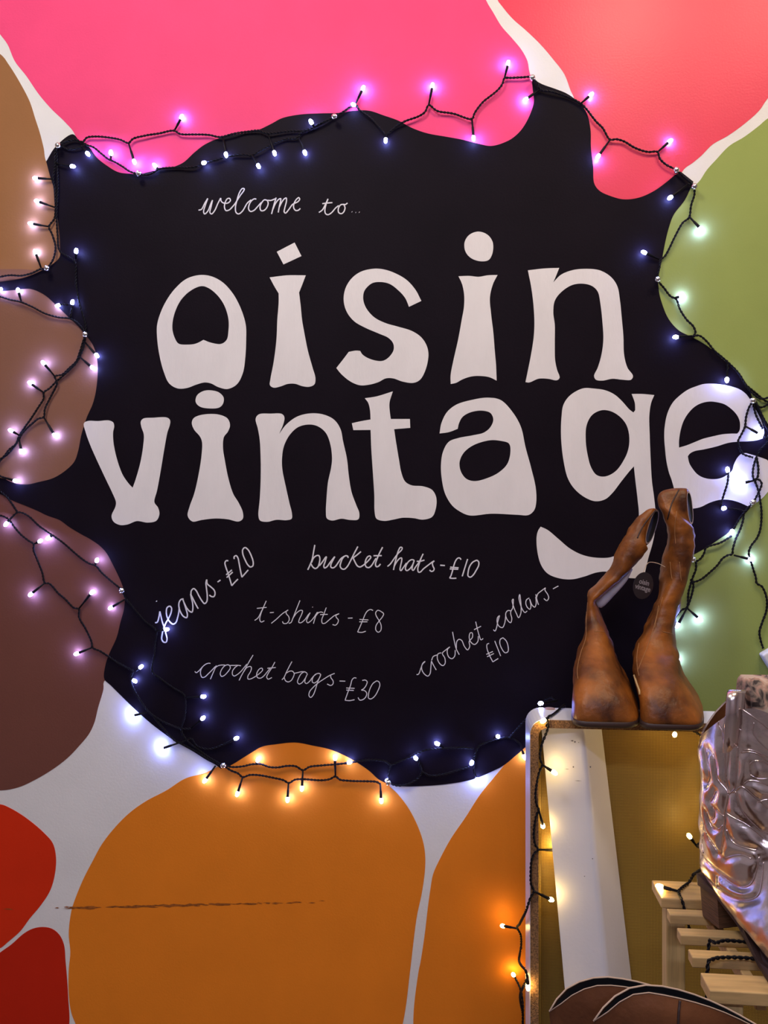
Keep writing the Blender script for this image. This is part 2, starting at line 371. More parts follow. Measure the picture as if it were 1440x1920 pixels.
# painted letters ------------------------------------------------------------
c4 = (0, 450, 2.88); c5 = (470, 450, 2.88); c6 = (940, 450, 2.88); ce = (1220, 680, 6.545)
LET = [
 ('o', c4, [[(1085,190),(1150,200),(1210,235),(1265,300),(1305,380),(1328,460),(1330,540),(1325,640),(1312,720),(1280,780),(1230,805),(1180,795),(1140,775),(1105,770),(1060,782),(1010,800),(960,802),(915,775),(885,710),(862,620),(850,530),(850,460),(870,390),(905,320),(950,260),(1010,210)],
            [(1090,250),(1130,262),(1180,305),(1215,360),(1235,430),(1235,490),(1225,540),(1195,562),(1140,555),(1100,540,1),(1060,560),(1010,566),(965,560),(945,530),(932,480),(940,410),(975,330),(1030,275)]]),
 ('accent', c5, [[(142,65,1),(238,15,1),(275,88,1),(178,133,1)]]),
 ('i', c5, [[(103,203,1),(200,192),(298,192,1),(280,240),(262,285,1),(270,350),(278,430),(290,500),(310,600),(335,690),(350,745),(345,780),(318,793),(280,790),(240,777),(200,778),(160,792),(125,798),(105,785),(108,750),(125,660),(140,540),(145,430),(152,340),(152,290,1),(128,250)]]),
 ('s', c5, [[(922,330,1),(855,362,1),(835,315),(800,275),(750,238),(700,228),(655,235),(615,275),(608,320),(625,370),(670,420),(730,450),(800,470),(870,492),(920,525),(950,570),(960,620),(945,700),(915,755),(880,772),(820,765),(770,748),(730,748),(690,768),(640,782),(590,785),(540,765),(490,725),(463,692,1),(500,645),(530,605,1),(570,598),(592,600,1),(605,620),(650,645),(710,654),(745,635),(772,595),(770,560),(745,530),(690,505),(620,475),(560,440),(520,390),(503,330),(510,270),(540,215),(590,175),(650,158),(700,157),(760,172),(840,215),(890,270)]]),
 ('dot', (470, 0, 2.88), [[(1230,1252),(1280,1270),(1307,1310),(1305,1370),(1285,1405),(1240,1412),(1190,1395),(1160,1360),(1155,1310),(1180,1270)]]),
 ('i', c5, [[(1122,197,1),(1180,195),(1230,200),(1280,192),(1333,190,1),(1308,240),(1292,310),(1298,400),(1310,500),(1318,600),(1325,680),(1328,760,1),(1290,742),(1240,735),(1190,738),(1140,755),(1110,772),(1080,778,1),(1080,730),(1095,650),(1120,540),(1140,430),(1152,360),(1152,290),(1140,235)]]),
 ('n', c6, [[(143,165,1),(230,155),(312,152,1),(295,195),(280,230,1),(320,190),(380,165),(450,157),(530,165),(590,200),(625,250),(640,330),(650,430),(658,520),(662,620),(680,690),(710,735),(700,755),(650,755),(600,750),(545,760),(510,755),(500,735),(520,690),(540,620),(550,540),(545,440),(535,350),(520,280),(490,250),(440,237),(380,245),(320,285),(288,330),(280,390),(288,460),(288,560),(290,650),(300,700),(314,745),(300,758),(250,750),(200,750),(150,770),(130,768,1),(140,720),(160,620),(175,520),(178,440),(172,340),(160,250)]]),
 ('v', c4, [[(455,990),(475,978),(530,978),(590,975),(612,985),(618,1005),(612,1040),(615,1100),(635,1190),(665,1270),(700,1320),(718,1338,1),(735,1290),(760,1200),(775,1110),(778,1050),(765,1010),(762,980),(775,965),(830,960),(905,960),(920,975),(918,1000),(905,1040),(890,1120),(870,1240),(850,1350),(835,1416),(855,1446),(862,1481),(845,1516),(800,1526),(740,1518),(690,1536),(650,1539),(615,1521),(604,1491),(625,1440),(628,1416),(608,1365),(575,1296),(530,1200),(490,1110),(465,1040)]]),
 ('dot', c4, [[(1130,812),(1180,822),(1208,850),(1205,885),(1185,905),(1130,910),(1080,900),(1058,875),(1065,840),(1095,818)]]),
 ('i', c4, [[(1070,950),(1130,940),(1190,945),(1230,965),(1243,1000),(1232,1035),(1210,1065),(1205,1120),(1215,1190),(1235,1290),(1260,1370),(1290,1420),(1312,1470),(1312,1505),(1290,1520),(1230,1508),(1160,1504),(1090,1512),(1040,1520),(1015,1490),(1025,1440),(1050,1370),(1075,1260),(1090,1160),(1092,1090),(1080,1060),(1050,1025),(1037,990),(1045,965)]]),
 ('n', c5, [[(28,965),(45,942),(110,938),(170,940),(183,958),(175,1000),(160,1035),(155,1048,1),(190,1000),(250,955),(320,937),(390,942),(450,970),(485,1020),(500,1090),(520,1180),(530,1270),(545,1360),(570,1430),(587,1475),(582,1508),(540,1512),(490,1505),(440,1515),(412,1503),(407,1470),(410,1400),(418,1310),(435,1230),(440,1180),(430,1100),(405,1040),(360,1005),(310,997),(255,1012),(210,1055),(180,1115),(170,1180),(172,1240),(190,1330),(210,1420),(224,1480),(222,1505),(195,1513),(140,1511),(90,1522),(52,1515),(43,1490),(50,1400),(55,1300),(55,1180),(50,1080),(40,1020)]]),
 ('t', c5, [[(617,855,1),(680,845),(768,818,1),(750,880),(752,930),(757,967,1),(860,967,1),(862,1015,1),(775,1022,1),(785,1090),(800,1180),(815,1260),(835,1305),(870,1325),(930,1330),(980,1350),(1002,1390),(1000,1450),(980,1495),(930,1510),(880,1502),(820,1500),(770,1510),(720,1517),(680,1505),(670,1470),(668,1380),(660,1250),(652,1130),(648,1026,1),(555,1027,1),(547,990,1),(600,978),(648,970,1),(645,920),(635,880)]]),
 ('a', c5, [[(1020,1045,1),(1030,990),(1060,930),(1110,890),(1190,865),(1280,852),(1350,865),(1414,930),(1459,1010),(1484,1120),(1514,1230),(1539,1340),(1541,1420),(1530,1460),(1500,1485),(1440,1484),(1300,1478),(1180,1487),(1120,1460),(1085,1430),(1050,1370),(1032,1290),(1028,1210),(1040,1140),(1070,1090),(1120,1070),(1200,1055),(1260,1040),(1295,1010),(1310,970),(1295,935),(1250,922),(1190,930),(1145,955),(1125,990),(1118,1020,1),(1070,1038)],
            [(1290,1082),(1350,1085),(1395,1100),(1402,1150),(1385,1210),(1340,1255),(1280,1285),(1210,1302),(1165,1290),(1135,1250),(1128,1200),(1150,1150),(1200,1110)]]),
 ('g', c6, [[(440,802),(500,803),(560,812),(610,835),(650,870),(690,915),(712,932,1),(722,920,1),(720,880),(703,832,1),(760,832),(825,838,1),(808,880),(798,950),(800,1050),(805,1180),(812,1300),(825,1400),(832,1480),(830,1560),(815,1640),(792,1720),(776,1790),(768,1828,1),(670,1822),(570,1791),(510,1796),(450,1816),(380,1832),(310,1826),(250,1801),(215,1756),(195,1686),(190,1606),(198,1570),(212,1548,1),(250,1566),(310,1616),(370,1666),(440,1701),(520,1716),(600,1710),(680,1660),(730,1570),(742,1490),(735,1400),(722,1290),(715,1222,1),(690,1250),(650,1300),(600,1365),(560,1400),(510,1411),(460,1395),(400,1350),(360,1290),(335,1190),(322,1060),(325,950),(335,890),(370,840)],
            [(540,920),(590,925),(640,955),(675,1000),(690,1060),(685,1130),(660,1190),(615,1250),(560,1277),(515,1270),(485,1230),(465,1160),(455,1080),(460,1000),(490,945)]]),
 ('e', ce, [[(735,258),(830,265),(950,285),(1080,325),(1160,380),(1215,450),(1260,530),(1330,660),(1370,760),(1390,860),(1370,930,1),(1300,952),(1200,965),(1070,970),(950,985),(800,1030),(650,1065),(540,1085),(480,1115),(453,1150,1),(470,1230),(510,1300),(570,1370),(640,1410),(740,1430),(830,1425),(900,1400),(960,1360),(1000,1320),(1020,1250),(1060,1170),(1110,1120),(1160,1110),(1220,1125),(1290,1145),(1350,1165),(1420,1190,1),(1480,1250),(1500,1400),(1475,1530),(1440,1578),(1370,1658),(1290,1723),(1220,1778,1),(1150,1743),(1050,1703),(960,1683),(870,1680),(780,1698),(700,1728),(620,1768),(555,1785),(480,1790),(400,1760),(330,1670),(290,1560),(255,1440),(220,1340),(190,1200),(175,1060),(165,930),(170,790),(205,620),(270,490),(360,400),(460,330),(560,290),(640,265)],
            [(345,1043,1),(345,960),(365,830),(400,720),(460,620),(540,540),(630,495),(730,478),(830,490),(910,515),(1000,580),(1060,650),(1090,720),(1095,790),(1085,840),(1060,872,1),(980,872),(880,880),(760,905),(640,935),(540,975),(440,1015)]]),
]
for i, (nm, cr, loops) in enumerate(LET):
    flat('painted_letter', [conv(l, *cr) for l in loops], 0.0015, M['letter'], black, 3.0)

# handwritten price list: each phrase its own strokes, in crop coordinates ---------------
HAND = [
 ('welcome to', (360, 330, 4.235), 1.30, [
  [(52,272),(75,265),(100,220),(125,178)], [(125,178),(105,235),(92,285),(100,302),(125,280),(150,220),(163,192)], [(163,192),(150,250),(142,290),(155,302),(180,275),(205,220),(228,175)],
  [(228,175),(232,200),(250,215),(285,215),(305,195),(298,178),(280,182),(262,215),(258,250),(270,275),(295,270),(330,235),(345,215),(380,160),(412,115),(415,102),(400,100),(378,130),(358,190),(345,250),(350,290),(370,302),(400,280),(440,215),(470,190)],
  [(510,185),(495,182),(470,200),(452,235),(450,265),(465,282),(490,275),(520,245),(550,210)], [(600,195),(575,190),(552,215),(540,250),(548,275),(570,275),(595,250),(605,215),(600,195),(625,195),(660,182)],
  [(668,172),(655,215),(640,270),(632,302)], [(640,270),(665,215),(690,185),(705,180),(702,205),(692,250),(685,290)], [(692,250),(715,205),(735,180),(748,175),(750,200),(738,250),(732,285),(742,295),(770,265),(800,225),(840,205),(855,185),(848,172),(830,185),(810,220),(808,255),(825,275),(845,272),(860,258)],
  [(1008,290),(1035,270),(1060,225),(1080,182)], [(1080,182),(1065,225),(1055,270),(1060,298),(1080,308),(1110,290),(1140,255),(1165,235)], [(1035,220),(1075,215),(1115,212)],
  [(1205,225),(1180,230),(1162,260),(1165,290),(1185,300),(1205,285),(1215,250),(1205,225),(1215,228),(1235,215)], [(1269,284),(1272,286)], [(1299,289),(1302,291)], [(1327,287),(1330,289)]]),
 ('jeans', (280, 1010, 6.857), 1.45, [
  [(90,800),(96,808)], [(75,1080),(100,1075),(125,1000),(135,935)], [(135,935),(150,1000),(170,1080),(195,1150),(215,1230),(228,1290),(215,1330),(185,1330),(160,1295),(165,1230),(185,1150),(215,1080),(250,1020),(280,950),(285,890),(262,868),(230,885),(218,940),(230,1010),(265,1070),(305,1098),(340,1080),(365,1010),(380,940),(385,880)],
  [(440,775),(410,780),(385,815),(380,870),(400,940),(440,1000),(480,1015),(490,980),(470,900),(445,820),(430,780)], [(445,820),(480,890),(520,935),(548,945),(560,900),(555,820),(540,760),(530,710)],
  [(530,710),(560,770),(600,850),(628,900)], [(535,720),(540,670),(570,642),(600,665),(640,740),(680,805),(710,835),(738,810),(745,740),(735,640),(728,570),(738,525)], [(738,525),(745,580),(790,620),(835,665),(845,710),(830,745),(800,745),(772,725)],
  [(878,558),(915,532)], [(1015,285),(990,283),(972,310),(985,370),(1010,440),(1035,520),(1060,605)], [(1060,605),(1100,560),(1140,520)], [(988,465),(1062,402)], [(995,500),(1072,430)],
  [(1092,262),(1090,235),(1115,218),(1138,245),(1155,320),(1170,400),(1190,495)], [(1190,495),(1230,450),(1272,402)], [(1240,115),(1275,150),(1310,220),(1335,300),(1330,350),(1300,365),(1265,335),(1230,270),(1203,200),(1200,145),(1220,118),(1240,115)]]),
 ('bucket', (570, 1010, 8.47), 1.45, [
  [(60,495),(95,420),(130,330),(150,220),(172,100)], [(110,400),(140,450),(180,475),(220,450),(245,380),(252,310),(235,270),(195,272),(150,310),(120,380)], [(245,430),(300,360),(340,300),(358,285)],
  [(358,285),(335,370),(315,430),(325,465),(360,450),(410,385),(460,320),(490,285)], [(490,285),(460,340),(425,420),(430,455),(460,465),(500,440),(550,370),(590,315),(640,280)],
  [(700,305),(695,280),(660,272),(615,310),(585,380),(575,440),(600,478),(640,485),(690,440),(740,350),(800,230),(855,125)], [(780,305),(840,260),(905,205)], [(780,305),(810,370),(850,435),(890,450),(930,430),(975,395),(1030,340),(1062,295),(1045,275),(1010,290),(978,350),(972,410),(990,450),(1030,460),(1070,430),(1120,350),(1145,310)],
  [(1248,135),(1190,250),(1150,350),(1135,410),(1150,445),(1180,440),(1215,402)], [(1105,272),(1235,270)]]),
 ('hats', (720, 1010, 7.579), 1.35, [
  [(50,395),(90,360),(140,290),(200,210),(250,160),(258,130),(235,122),(205,170),(175,270),(150,370),(135,445)], [(145,395),(180,330),(225,280),(250,275),(252,310),(235,390),(228,440),(240,455),(275,410),(320,345)],
  [(430,310),(400,298),(355,320),(315,380),(305,435),(325,455),(365,430),(405,375),(430,310)], [(430,310),(405,390),(400,440),(415,450),(450,400),(500,330),(530,270),(556,215)], [(530,270),(495,370),(480,430),(490,475),(515,475),(560,430),(630,375),(690,330),(715,315)], [(465,322),(520,320),(575,305)],
  [(715,315),(688,345),(695,390),(712,430),(700,458),(670,465),(648,445)], [(798,378),(865,382)], [(1095,298),(1075,275),(1045,280),(1015,320),(990,390),(970,470),(950,530),(932,560)], [(932,560),(980,565),(1028,562)], [(940,405),(1060,415)], [(935,430),(1055,435)], [(1188,290),(1150,410),(1112,535)],
  [(1320,305),(1345,330),(1345,380),(1310,450),(1265,520),(1225,548),(1195,530),(1195,480),(1215,400),(1260,335),(1320,305)]]),
 ('t-shirts', (470, 1110, 5.538), 0.95, [
  [(42,295),(75,270),(115,195),(162,92)], [(130,165),(105,230),(95,290),(110,312),(142,298)], [(65,170),(165,160)], [(200,215),(240,212)], [(215,325),(270,280),(330,225),(390,187)], [(390,187),(370,200),(370,225),(395,255),(400,290),(375,325),(340,325),(330,305)],
  [(512,88),(475,180),(440,270),(418,318),(395,325)], [(440,270),(480,215),(520,190),(538,195),(530,230),(505,285),(500,315),(520,320),(560,290),(600,235),(618,215)], [(618,215),(595,260),(580,300),(592,320),(620,305),(660,260),(690,215),(700,210)], [(640,155),(646,159)],
  [(690,210),(670,265),(652,328)], [(675,250),(705,215),(735,208),(752,215)], [(785,162),(760,230),(738,290),(745,325),(770,325),(820,285),(870,245),(918,225)], [(722,235),(800,232)], [(918,225),(885,245),(890,265),(910,290),(905,320),(880,345),(850,338)],
  [(1010,272),(1058,270)], [(1270,192),(1245,182),(1215,195),(1190,230),(1165,290),(1140,350),(1110,415)], [(1110,415),(1150,420),(1195,408)], [(1130,285),(1222,290)], [(1128,310),(1212,310)],
  [(1350,200),(1320,190),(1298,215),(1305,250),(1335,300),(1355,350),(1350,400),(1325,418),(1300,395),(1302,350),(1335,300),(1370,255),(1380,225),(1350,200)]]),
 ('crochet', (360, 1220, 7.579), 0.95, [
  [(40,295),(60,312),(95,290),(140,240),(190,195),(240,178),(262,182)], [(190,195),(150,230),(122,290),(125,345),(145,380),(180,375),(230,330),(290,270),(330,225)], [(345,210),(320,270),(285,350),(262,405)], [(320,255),(360,220),(410,205),(470,205)],
  [(540,215),(510,200),(460,220),(415,280),(402,335),(420,365),(455,355),(510,300),(545,245),(540,215),(600,210),(650,208),(695,215)], [(650,210),(610,240),(575,295),(578,345),(600,360),(650,335),(700,290),(740,240),(780,190)],
  [(868,62),(810,160),(750,270),(700,360),(670,422)], [(735,300),(780,240),(830,225),(845,245),(830,300),(795,360),(795,400),(820,405),(870,385),(925,350),(975,310),(1003,275),(995,250),(965,255),(930,300),(918,350),(935,385),(975,390),(1020,360),(1070,300),(1110,250)], [(1178,162),(1130,250),(1085,320),(1062,375),(1080,405),(1135,382)], [(1072,250),(1190,240)]]),
 ('bags', (530, 1230, 7.2), 0.95, [
  [(-10,320),(15,295),(50,220),(90,140),(125,75)], [(20,290),(40,335),(75,350),(115,330),(145,280),(155,235),(130,205),(95,205),(50,230)], [(155,235),(200,225),(260,212),(305,215)], [(330,235),(300,215),(255,235),(215,300),(200,350),(220,378),(255,365),(300,310),(335,240)], [(335,240),(305,310),(300,355),(320,372),(360,345),(410,280),(450,245)],
  [(515,250),(490,235),(440,250),(405,300),(400,350),(425,365),(465,340),(500,290),(515,250)], [(515,250),(470,360),(440,460),(410,530),(378,560),(355,535),(365,480),(410,425),(470,370),(550,315),(640,260),(702,235)], [(650,258),(650,290),(680,335),(680,375),(650,398),(600,378)],
  [(768,338),(845,340)], [(995,298),(965,295),(938,320),(915,400),(880,490),(845,590)], [(840,597),(900,603),(970,590)], [(858,432),(970,437)], [(860,460),(960,465)], [(1075,330),(1115,325),(1140,345),(1130,390),(1095,440),(1062,460)], [(1062,460),(1110,470),(1135,505),(1120,555),(1080,590),(1040,595),(1018,560)],
  [(1270,335),(1300,350),(1312,390),(1290,460),(1240,545),(1190,580),(1160,570),(1158,520),(1180,440),(1220,370),(1270,335)]]),
 ('crochet collars', (770, 1080, 4.966), 0.95, [
  [(55,918),(72,915),(95,860),(115,810),(135,795)], [(135,795),(105,830),(105,875),(130,915),(160,932),(180,910),(188,850),(192,800)], [(192,790),(215,835),(238,875)], [(195,785),(210,750),(245,735)], [(285,715),(255,725),(248,765),(270,815),(300,835),(320,815),(318,765),(295,720),(325,690),(365,660)], [(365,660),(345,680),(340,710),(355,755),(385,770),(410,745),(415,690)],
  [(390,520),(405,600),(425,680),(452,732)], [(425,680),(430,610),(450,590),(475,600),(500,655),(530,688),(550,655),(545,610),(575,570),(572,530),(555,530),(545,570),(560,615),(595,638),(625,610),(630,560)], [(605,425),(620,490),(640,560),(655,595),(675,582)], [(590,500),(655,468)],
  [(770,500),(785,513),(800,480),(810,430),(828,368)], [(828,368),(810,385),(805,430),(825,470),(855,480),(875,440),(885,370)], [(935,325),(905,322),(885,350),(895,400),(930,435),(942,400),(930,345),(935,325),(950,300)], [(950,300),(955,250),(955,215),(945,225),(960,290),(985,350),(1005,388),(1025,350),(1028,280),(1020,200),(1015,172),(1008,200),(1020,260),(1045,320),(1065,340),(1085,325)],
  [(1105,205),(1080,220),(1072,250),(1085,290),(1110,310),(1120,280),(1108,215)], [(1108,215),(1130,270),(1155,290),(1168,260),(1165,195)], [(1165,170),(1175,220),(1190,268)], [(1172,200),(1185,165),(1215,140),(1255,110)], [(1255,110),(1250,130),(1275,170),(1285,205),(1268,230),(1240,210)], [(1325,120),(1375,93)]]),
 ('ten', (770, 1080, 4.966), 0.95, [
  [(730,628),(712,635),(710,670),(730,730),(765,800)], [(765,800),(815,768)], [(705,730),(765,703)], [(712,752),(775,722)], [(783,605),(838,745)], [(860,575),(835,590),(830,625),(850,680),(880,715),(905,705),(908,660),(890,605),(860,575)]]),
]
for nm, cr, hw, strokes in HAND:
    mb = MB()
    for st in strokes:
        q = conv(st, *cr)
        p2 = smooth_open([Vector(x) for x in q], 1.6)
        P = [at(p.x, p.y, 0.0010) for p in p2]
        w = hw * D / F
        mb.tube(P, [w] * len(P), 6, squash=0.35)
    mb.build('handwritten_price' if nm not in ('welcome to',) else 'handwritten_greeting', M['chalk'], black)

# scuff line rubbed across the paint
mb = MB()
for i in range(420):
    u = random.uniform(5, 640)
    if 178 < u < 205 and random.random() < 0.85: continue
    if u > 430 and random.random() < 0.6 + 0.4 * (u - 430) / 210: continue
    if u < 132 and random.random() < 0.93: continue
    v = 1705 - 15 * (u / 640.0) + random.gauss(0, 1.0)
    w = random.uniform(7, 20); h = random.uniform(0.4, 1.3)
    q = [at(u - w/2, v + h*.3, 0), at(u, v - h, 0), at(u + w/2, v, 0), at(u + w*.1, v + h, 0)]
    mb.add([Vector((p.x, -0.0008 - 0.000001 * i, p.z)) for p in q], [(0, 1, 2, 3)])
sc = mb.build('scuff_mark', M['scuff'], wall)
sc['label'] = 'dark rubbed scuff line'; sc['kind'] = 'stuff'

# ------------------------------------------------------------------ fairy lights
def led_mesh(m):
    n = 8; prof = [(0.0, 0.0), (0.0027, 0.0), (0.0034, 0.0018), (0.0036, 0.0048), (0.0030, 0.0074), (0.0017, 0.0092), (0.0, 0.0098)]
    verts = []; faces = []
    verts.append((0, 0, 0))
    for r, z in prof[1:-1]:
        for k in range(n): verts.append((r * math.cos(2*math.pi*k/n), r * math.sin(2*math.pi*k/n), z))
    verts.append((0, 0, prof[-1][1]))
    L = len(prof) - 2
    for k in range(n): faces.append((0, 1 + (k+1) % n, 1 + k))
    for i in range(L - 1):
        for k in range(n): faces.append((1 + i*n + k, 1 + i*n + (k+1) % n, 1 + (i+1)*n + (k+1) % n, 1 + (i+1)*n + k))
    top = len(verts) - 1
    for k in range(n): faces.append((1 + (L-1)*n + k, 1 + (L-1)*n + (k+1) % n, top))
    me = bpy.data.meshes.new('led'); me.from_pydata(verts, [], faces); me.materials.append(m)
    for p in me.polygons: p.use_smooth = True
    return me
LED = {'cool': led_mesh(M['led_cool']), 'warm': led_mesh(M['led_warm'])}

def twisted(mb, P, r=0.00115, pitch=0.013):
    P = smooth_open(P, 0.0026)
    if len(P) < 2: return
    s = 0.0; A = []; B = []
    prev = None
    ph = random.uniform(0, 6.28)
    for i, p in enumerate(P):
        if i: s += (p - P[i-1]).length
        t = (P[min(i+1, len(P)-1)] - P[max(i-1, 0)]).normalized()
        a = Vector((0, 1, 0)) - t * t.y
        if a.length < 1e-5: a = t.orthogonal()
        a.normalize(); b = t.cross(a)
        an = ph + 2 * math.pi * s / pitch
        o = (a * math.cos(an) + b * math.sin(an)) * r * 1.05
        A.append(p + o); B.append(p - o)
    mb.tube(A, r, 5); mb.tube(B, r, 5)

def fairy(label, kind, wires, bulbs, base, dflt):
    """wires: lists of (u, v[, d]); bulbs: (ju, jv, tu, tv[, dj, dt])"""
    root = empty('fairy_lights', base)
    tag(root, label, 'string lights')
    mb = MB()
    for w in wires:
        P = []
        for q in w:
            d = q[2] if len(q) > 2 else dflt + random.uniform(-0.001, 0.0025)
            P.append(at(q[0], q[1], d))
        twisted(mb, P)
    mb.build('cable', M['cable'], root, True)
    for bq in bulbs:
        ju, jv, tu, tv = bq[:4]
        dj = bq[4] if len(bq) > 4 else dflt
        dt = bq[5] if len(bq) > 5 else dflt + random.uniform(0.001, 0.007)
        J = at(ju, jv, dj); T = at(tu, tv, dt)
        ax = (T - J)
        if ax.length < 0.008: ax = Vector((0.3, -1, 0.2)) * 0.01
        a = ax.normalized()
        base_led = T - a * 0.005
        mbh = MB()
        mbh.tube([J, J.lerp(base_led, 0.45), J.lerp(base_led, 0.5), base_led - a * 0.001, base_led + a * 0.0015], [0.0016, 0.0018, 0.0023, 0.0026, 0.0024], 7)
        h = mbh.build('bulb_holder', M['cable'], root, True)
        o = bpy.data.objects.new('led', LED[kind])
        o.rotation_euler = a.to_track_quat('Z', 'Y').to_euler()
        register(o, h, base_led)
    return root

COOL_W = [
 [(109,273),(128,264),(142,262),(155,266),(163,258),(181,256),(205,258),(226,262),(241,268),(250,260),(274,254),(299,250),(327,245),(337,251),(365,252),(392,253),(413,257),(437,251),(462,247),(486,245),(500,250),(540,246),(575,244),(600,232),(627,219)],
 [(155,266),(163,272),(175,276),(190,288),(203,298),(212,302),(228,311),(245,322),(260,326),(278,327),(290,322),(297,317),(330,314),(365,313),(382,306),(405,300),(434,292),(462,290),(472,292),(490,282),(512,270),(536,261),(557,259),(563,250),(578,243),(600,233),(627,219)],
 [(627,219),(645,209),(658,200),(666,196),(674,206),(695,222),(712,240),(724,254)],
 [(724,254),(740,240),(756,229),(785,218),(797,210),(804,197),(820,208),(850,213),(885,223),(890,212),(905,192),(930,172),(942,158),(946,147),(960,146),(980,145),(997,145),(1008,158),(1014,168),(1035,172),(1065,182),(1089,194),(1100,205),(1118,228),(1130,240),(1144,262),(1155,261),(1170,265),(1190,277),(1215,285),(1233,285),(1237,297),(1248,308),(1268,319),(1280,330),(1295,342),(1302,350)],
 [(1302,350),(1302,365),(1296,385),(1292,408),(1280,418),(1265,445),(1247,480),(1239,487),(1237,500),(1233,524),(1245,540),(1258,556),(1268,561),(1275,580),(1288,600),(1300,612),(1304,625),(1299,631),(1310,629),(1325,640),(1340,658),(1360,675),(1385,700),(1400,725),(1412,738),(1427,748),(1445,744)],
 [(1290,345),(1300,348),(1302,350)],
 [(1363,676),(1364,690),(1363,700)],
 [(1400,723),(1412,733),(1424,743),(1436,752),(1450,756)],
 [(1412,752),(1404,765),(1399,782),(1397,799),(1390,815),(1384,828),(1392,850),(1412,858)],
 [(1412,752),(1416,774),(1423,790),(1430,804)],
 [(1414,752),(1425,775),(1434,795),(1445,815)],
 [(1416,750),(1422,764),(1436,792),(1448,806)],
 [(1448,806),(1436,822),(1430,815)],
 [(1418,760),(1428,764),(1442,757)],
 [(1448,800),(1438,830),(1424,845),(1418,858),(1412,880),(1412,895),(1418,908),(1423,925),(1427,950),(1428,968),(1426,990),(1420,1008),(1408,1024),(1404,1036),(1407,1050),(1412,1066),(1417,1082),(1419,1094),(1428,1099),(1434,1110),(1438,1126),(1437,1145),(1430,1165),(1424,1185),(1426,1200),(1431,1216)],
 [(1419,858),(1422,880),(1420,896),(1414,901),(1422,899),(1428,906),(1424,920),(1417,934),(1412,943)],
 [(1366,889),(1364,905),(1358,925),(1353,942),(1353,952)],
 [(1362,953),(1378,955),(1392,958),(1394,970),(1388,992),(1379,1012),(1374,1030),(1373,1039),(1365,1041),(1355,1047),(1345,1060),(1330,1074),(1315,1086),(1302,1091),(1296,1090)],
 [(1412,943),(1400,955),(1385,975),(1375,992)],
 [(1372,1005),(1350,1018),(1324,1027),(1320,1038),(1313,1048),(1306,1052),(1299,1048)],
 [(1305,1053),(1305,1066),(1300,1080),(1296,1092),(1291,1110),(1290,1131),(1288,1140)],
 [(1295,1086),(1300,1096),(1298,1112),(1292,1130),(1288,1140)],
 [(1288,1140),(1278,1144),(1268,1155),(1258,1180),(1262,1220)],
 # side with the brown shapes
 [(109,273),(104,284),(103,310),(100,333),(104,361),(104,389),(102,410),(92,425),(98,440),(104,462),(101,483),(94,496),(88,503)],
 [(106,276),(107,300),(108,350),(106,400),(108,440),(112,470),(140,490),(142,510),(143,535),(147,560),(152,580),(160,608),(160,627)],
 [(110,270),(128,280),(150,276),(158,272)],
 [(88,503),(75,505),(60,512),(40,517),(20,516),(-6,520)],
 [(-6,554),(20,562),(39,566),(60,575),(85,588),(110,595),(130,597),(145,605),(155,617),(160,627)],
 [(116,570),(126,571),(136,571),(134,582),(132,596)],
 [(160,627),(156,640),(149,662),(144,676),(130,690),(117,702),(103,706),(107,718),(93,748),(84,768),(82,782),(72,785),(63,792),(50,803),(40,815),(36,822)],
 [(160,630),(158,646),(150,668),(143,680),(128,696),(108,713),(93,728),(82,736),(82,747),(73,762),(58,785),(45,803),(36,817),(30,832),(17,843),(8,855),(-6,866)],
 [(36,822),(28,836),(14,852),(2,862),(-6,874)],
 [(-6,890),(4,894),(12,898)],
 [(-6,916),(13,932),(23,945),(30,956),(33,960),(40,961),(54,968),(72,985),(90,998),(108,1010),(126,1024),(144,1040),(166,1056),(180,1061),(190,1073),(208,1089),(226,1104),(229,1107)],
 [(33,960),(26,966),(18,974)],
 [(-6,965),(11,970),(18,976),(27,988),(40,1003),(54,1014),(63,1020),(63,1031),(70,1050),(79,1073),(84,1093),(92,1094),(99,1100),(108,1111),(122,1123),(139,1140),(148,1142),(148,1157),(160,1178),(172,1205),(173,1214),(188,1221),(205,1232),(225,1245),(250,1258)],
 [(229,1107),(236,1122),(250,1140),(272,1165),(293,1183),(291,1205),(289,1230),(285,1258),(300,1272),(325,1290),(345,1303),(348,1318),(346,1345),(340,1368),(350,1388),(375,1408),(400,1425),(419,1435)],
 [(250,1258),(246,1270),(248,1285),(258,1305),(275,1330),(285,1340),(310,1355),(340,1366),(358,1366)],
 [(285,1340),(310,1370),(335,1392),(358,1385),(368,1398),(385,1404),(400,1403),(418,1396),(436,1388)],
 [(335,1392),(370,1410),(400,1428),(419,1435)],
 # below, over the orange shape
 [(419,1435),(435,1438),(455,1437),(472,1433),(490,1433),(505,1438),(520,1439),(538,1436),(555,1437),(568,1444),(580,1438),(605,1435),(630,1433),(648,1431)],
 [(419,1435),(432,1444),(446,1450),(455,1457),(468,1453),(490,1454),(515,1459),(532,1463),(541,1468),(553,1462),(570,1461),(600,1463),(618,1461),(629,1456),(638,1462),(655,1464),(690,1465),(706,1466),(713,1470)],
 [(655,1430),(690,1425),(720,1427),(733,1434),(748,1428),(770,1419),(800,1406),(835,1403),(870,1402),(888,1404)],
 [(733,1434),(729,1450),(728,1466)],
 [(728,1468),(745,1473),(765,1470),(785,1458),(792,1449),(805,1454),(830,1452),(860,1443),(880,1437)],
 [(792,1449),(788,1436),(784,1424)],
 [(888,1424),(892,1412),(897,1400),(910,1393),(930,1386),(955,1383),(975,1395),(978,1404)],
 [(892,1412),(888,1440),(893,1458)],
 [(955,1383),(990,1345,.03),(1030,1308,.07),(1044,1314,.10)],
]
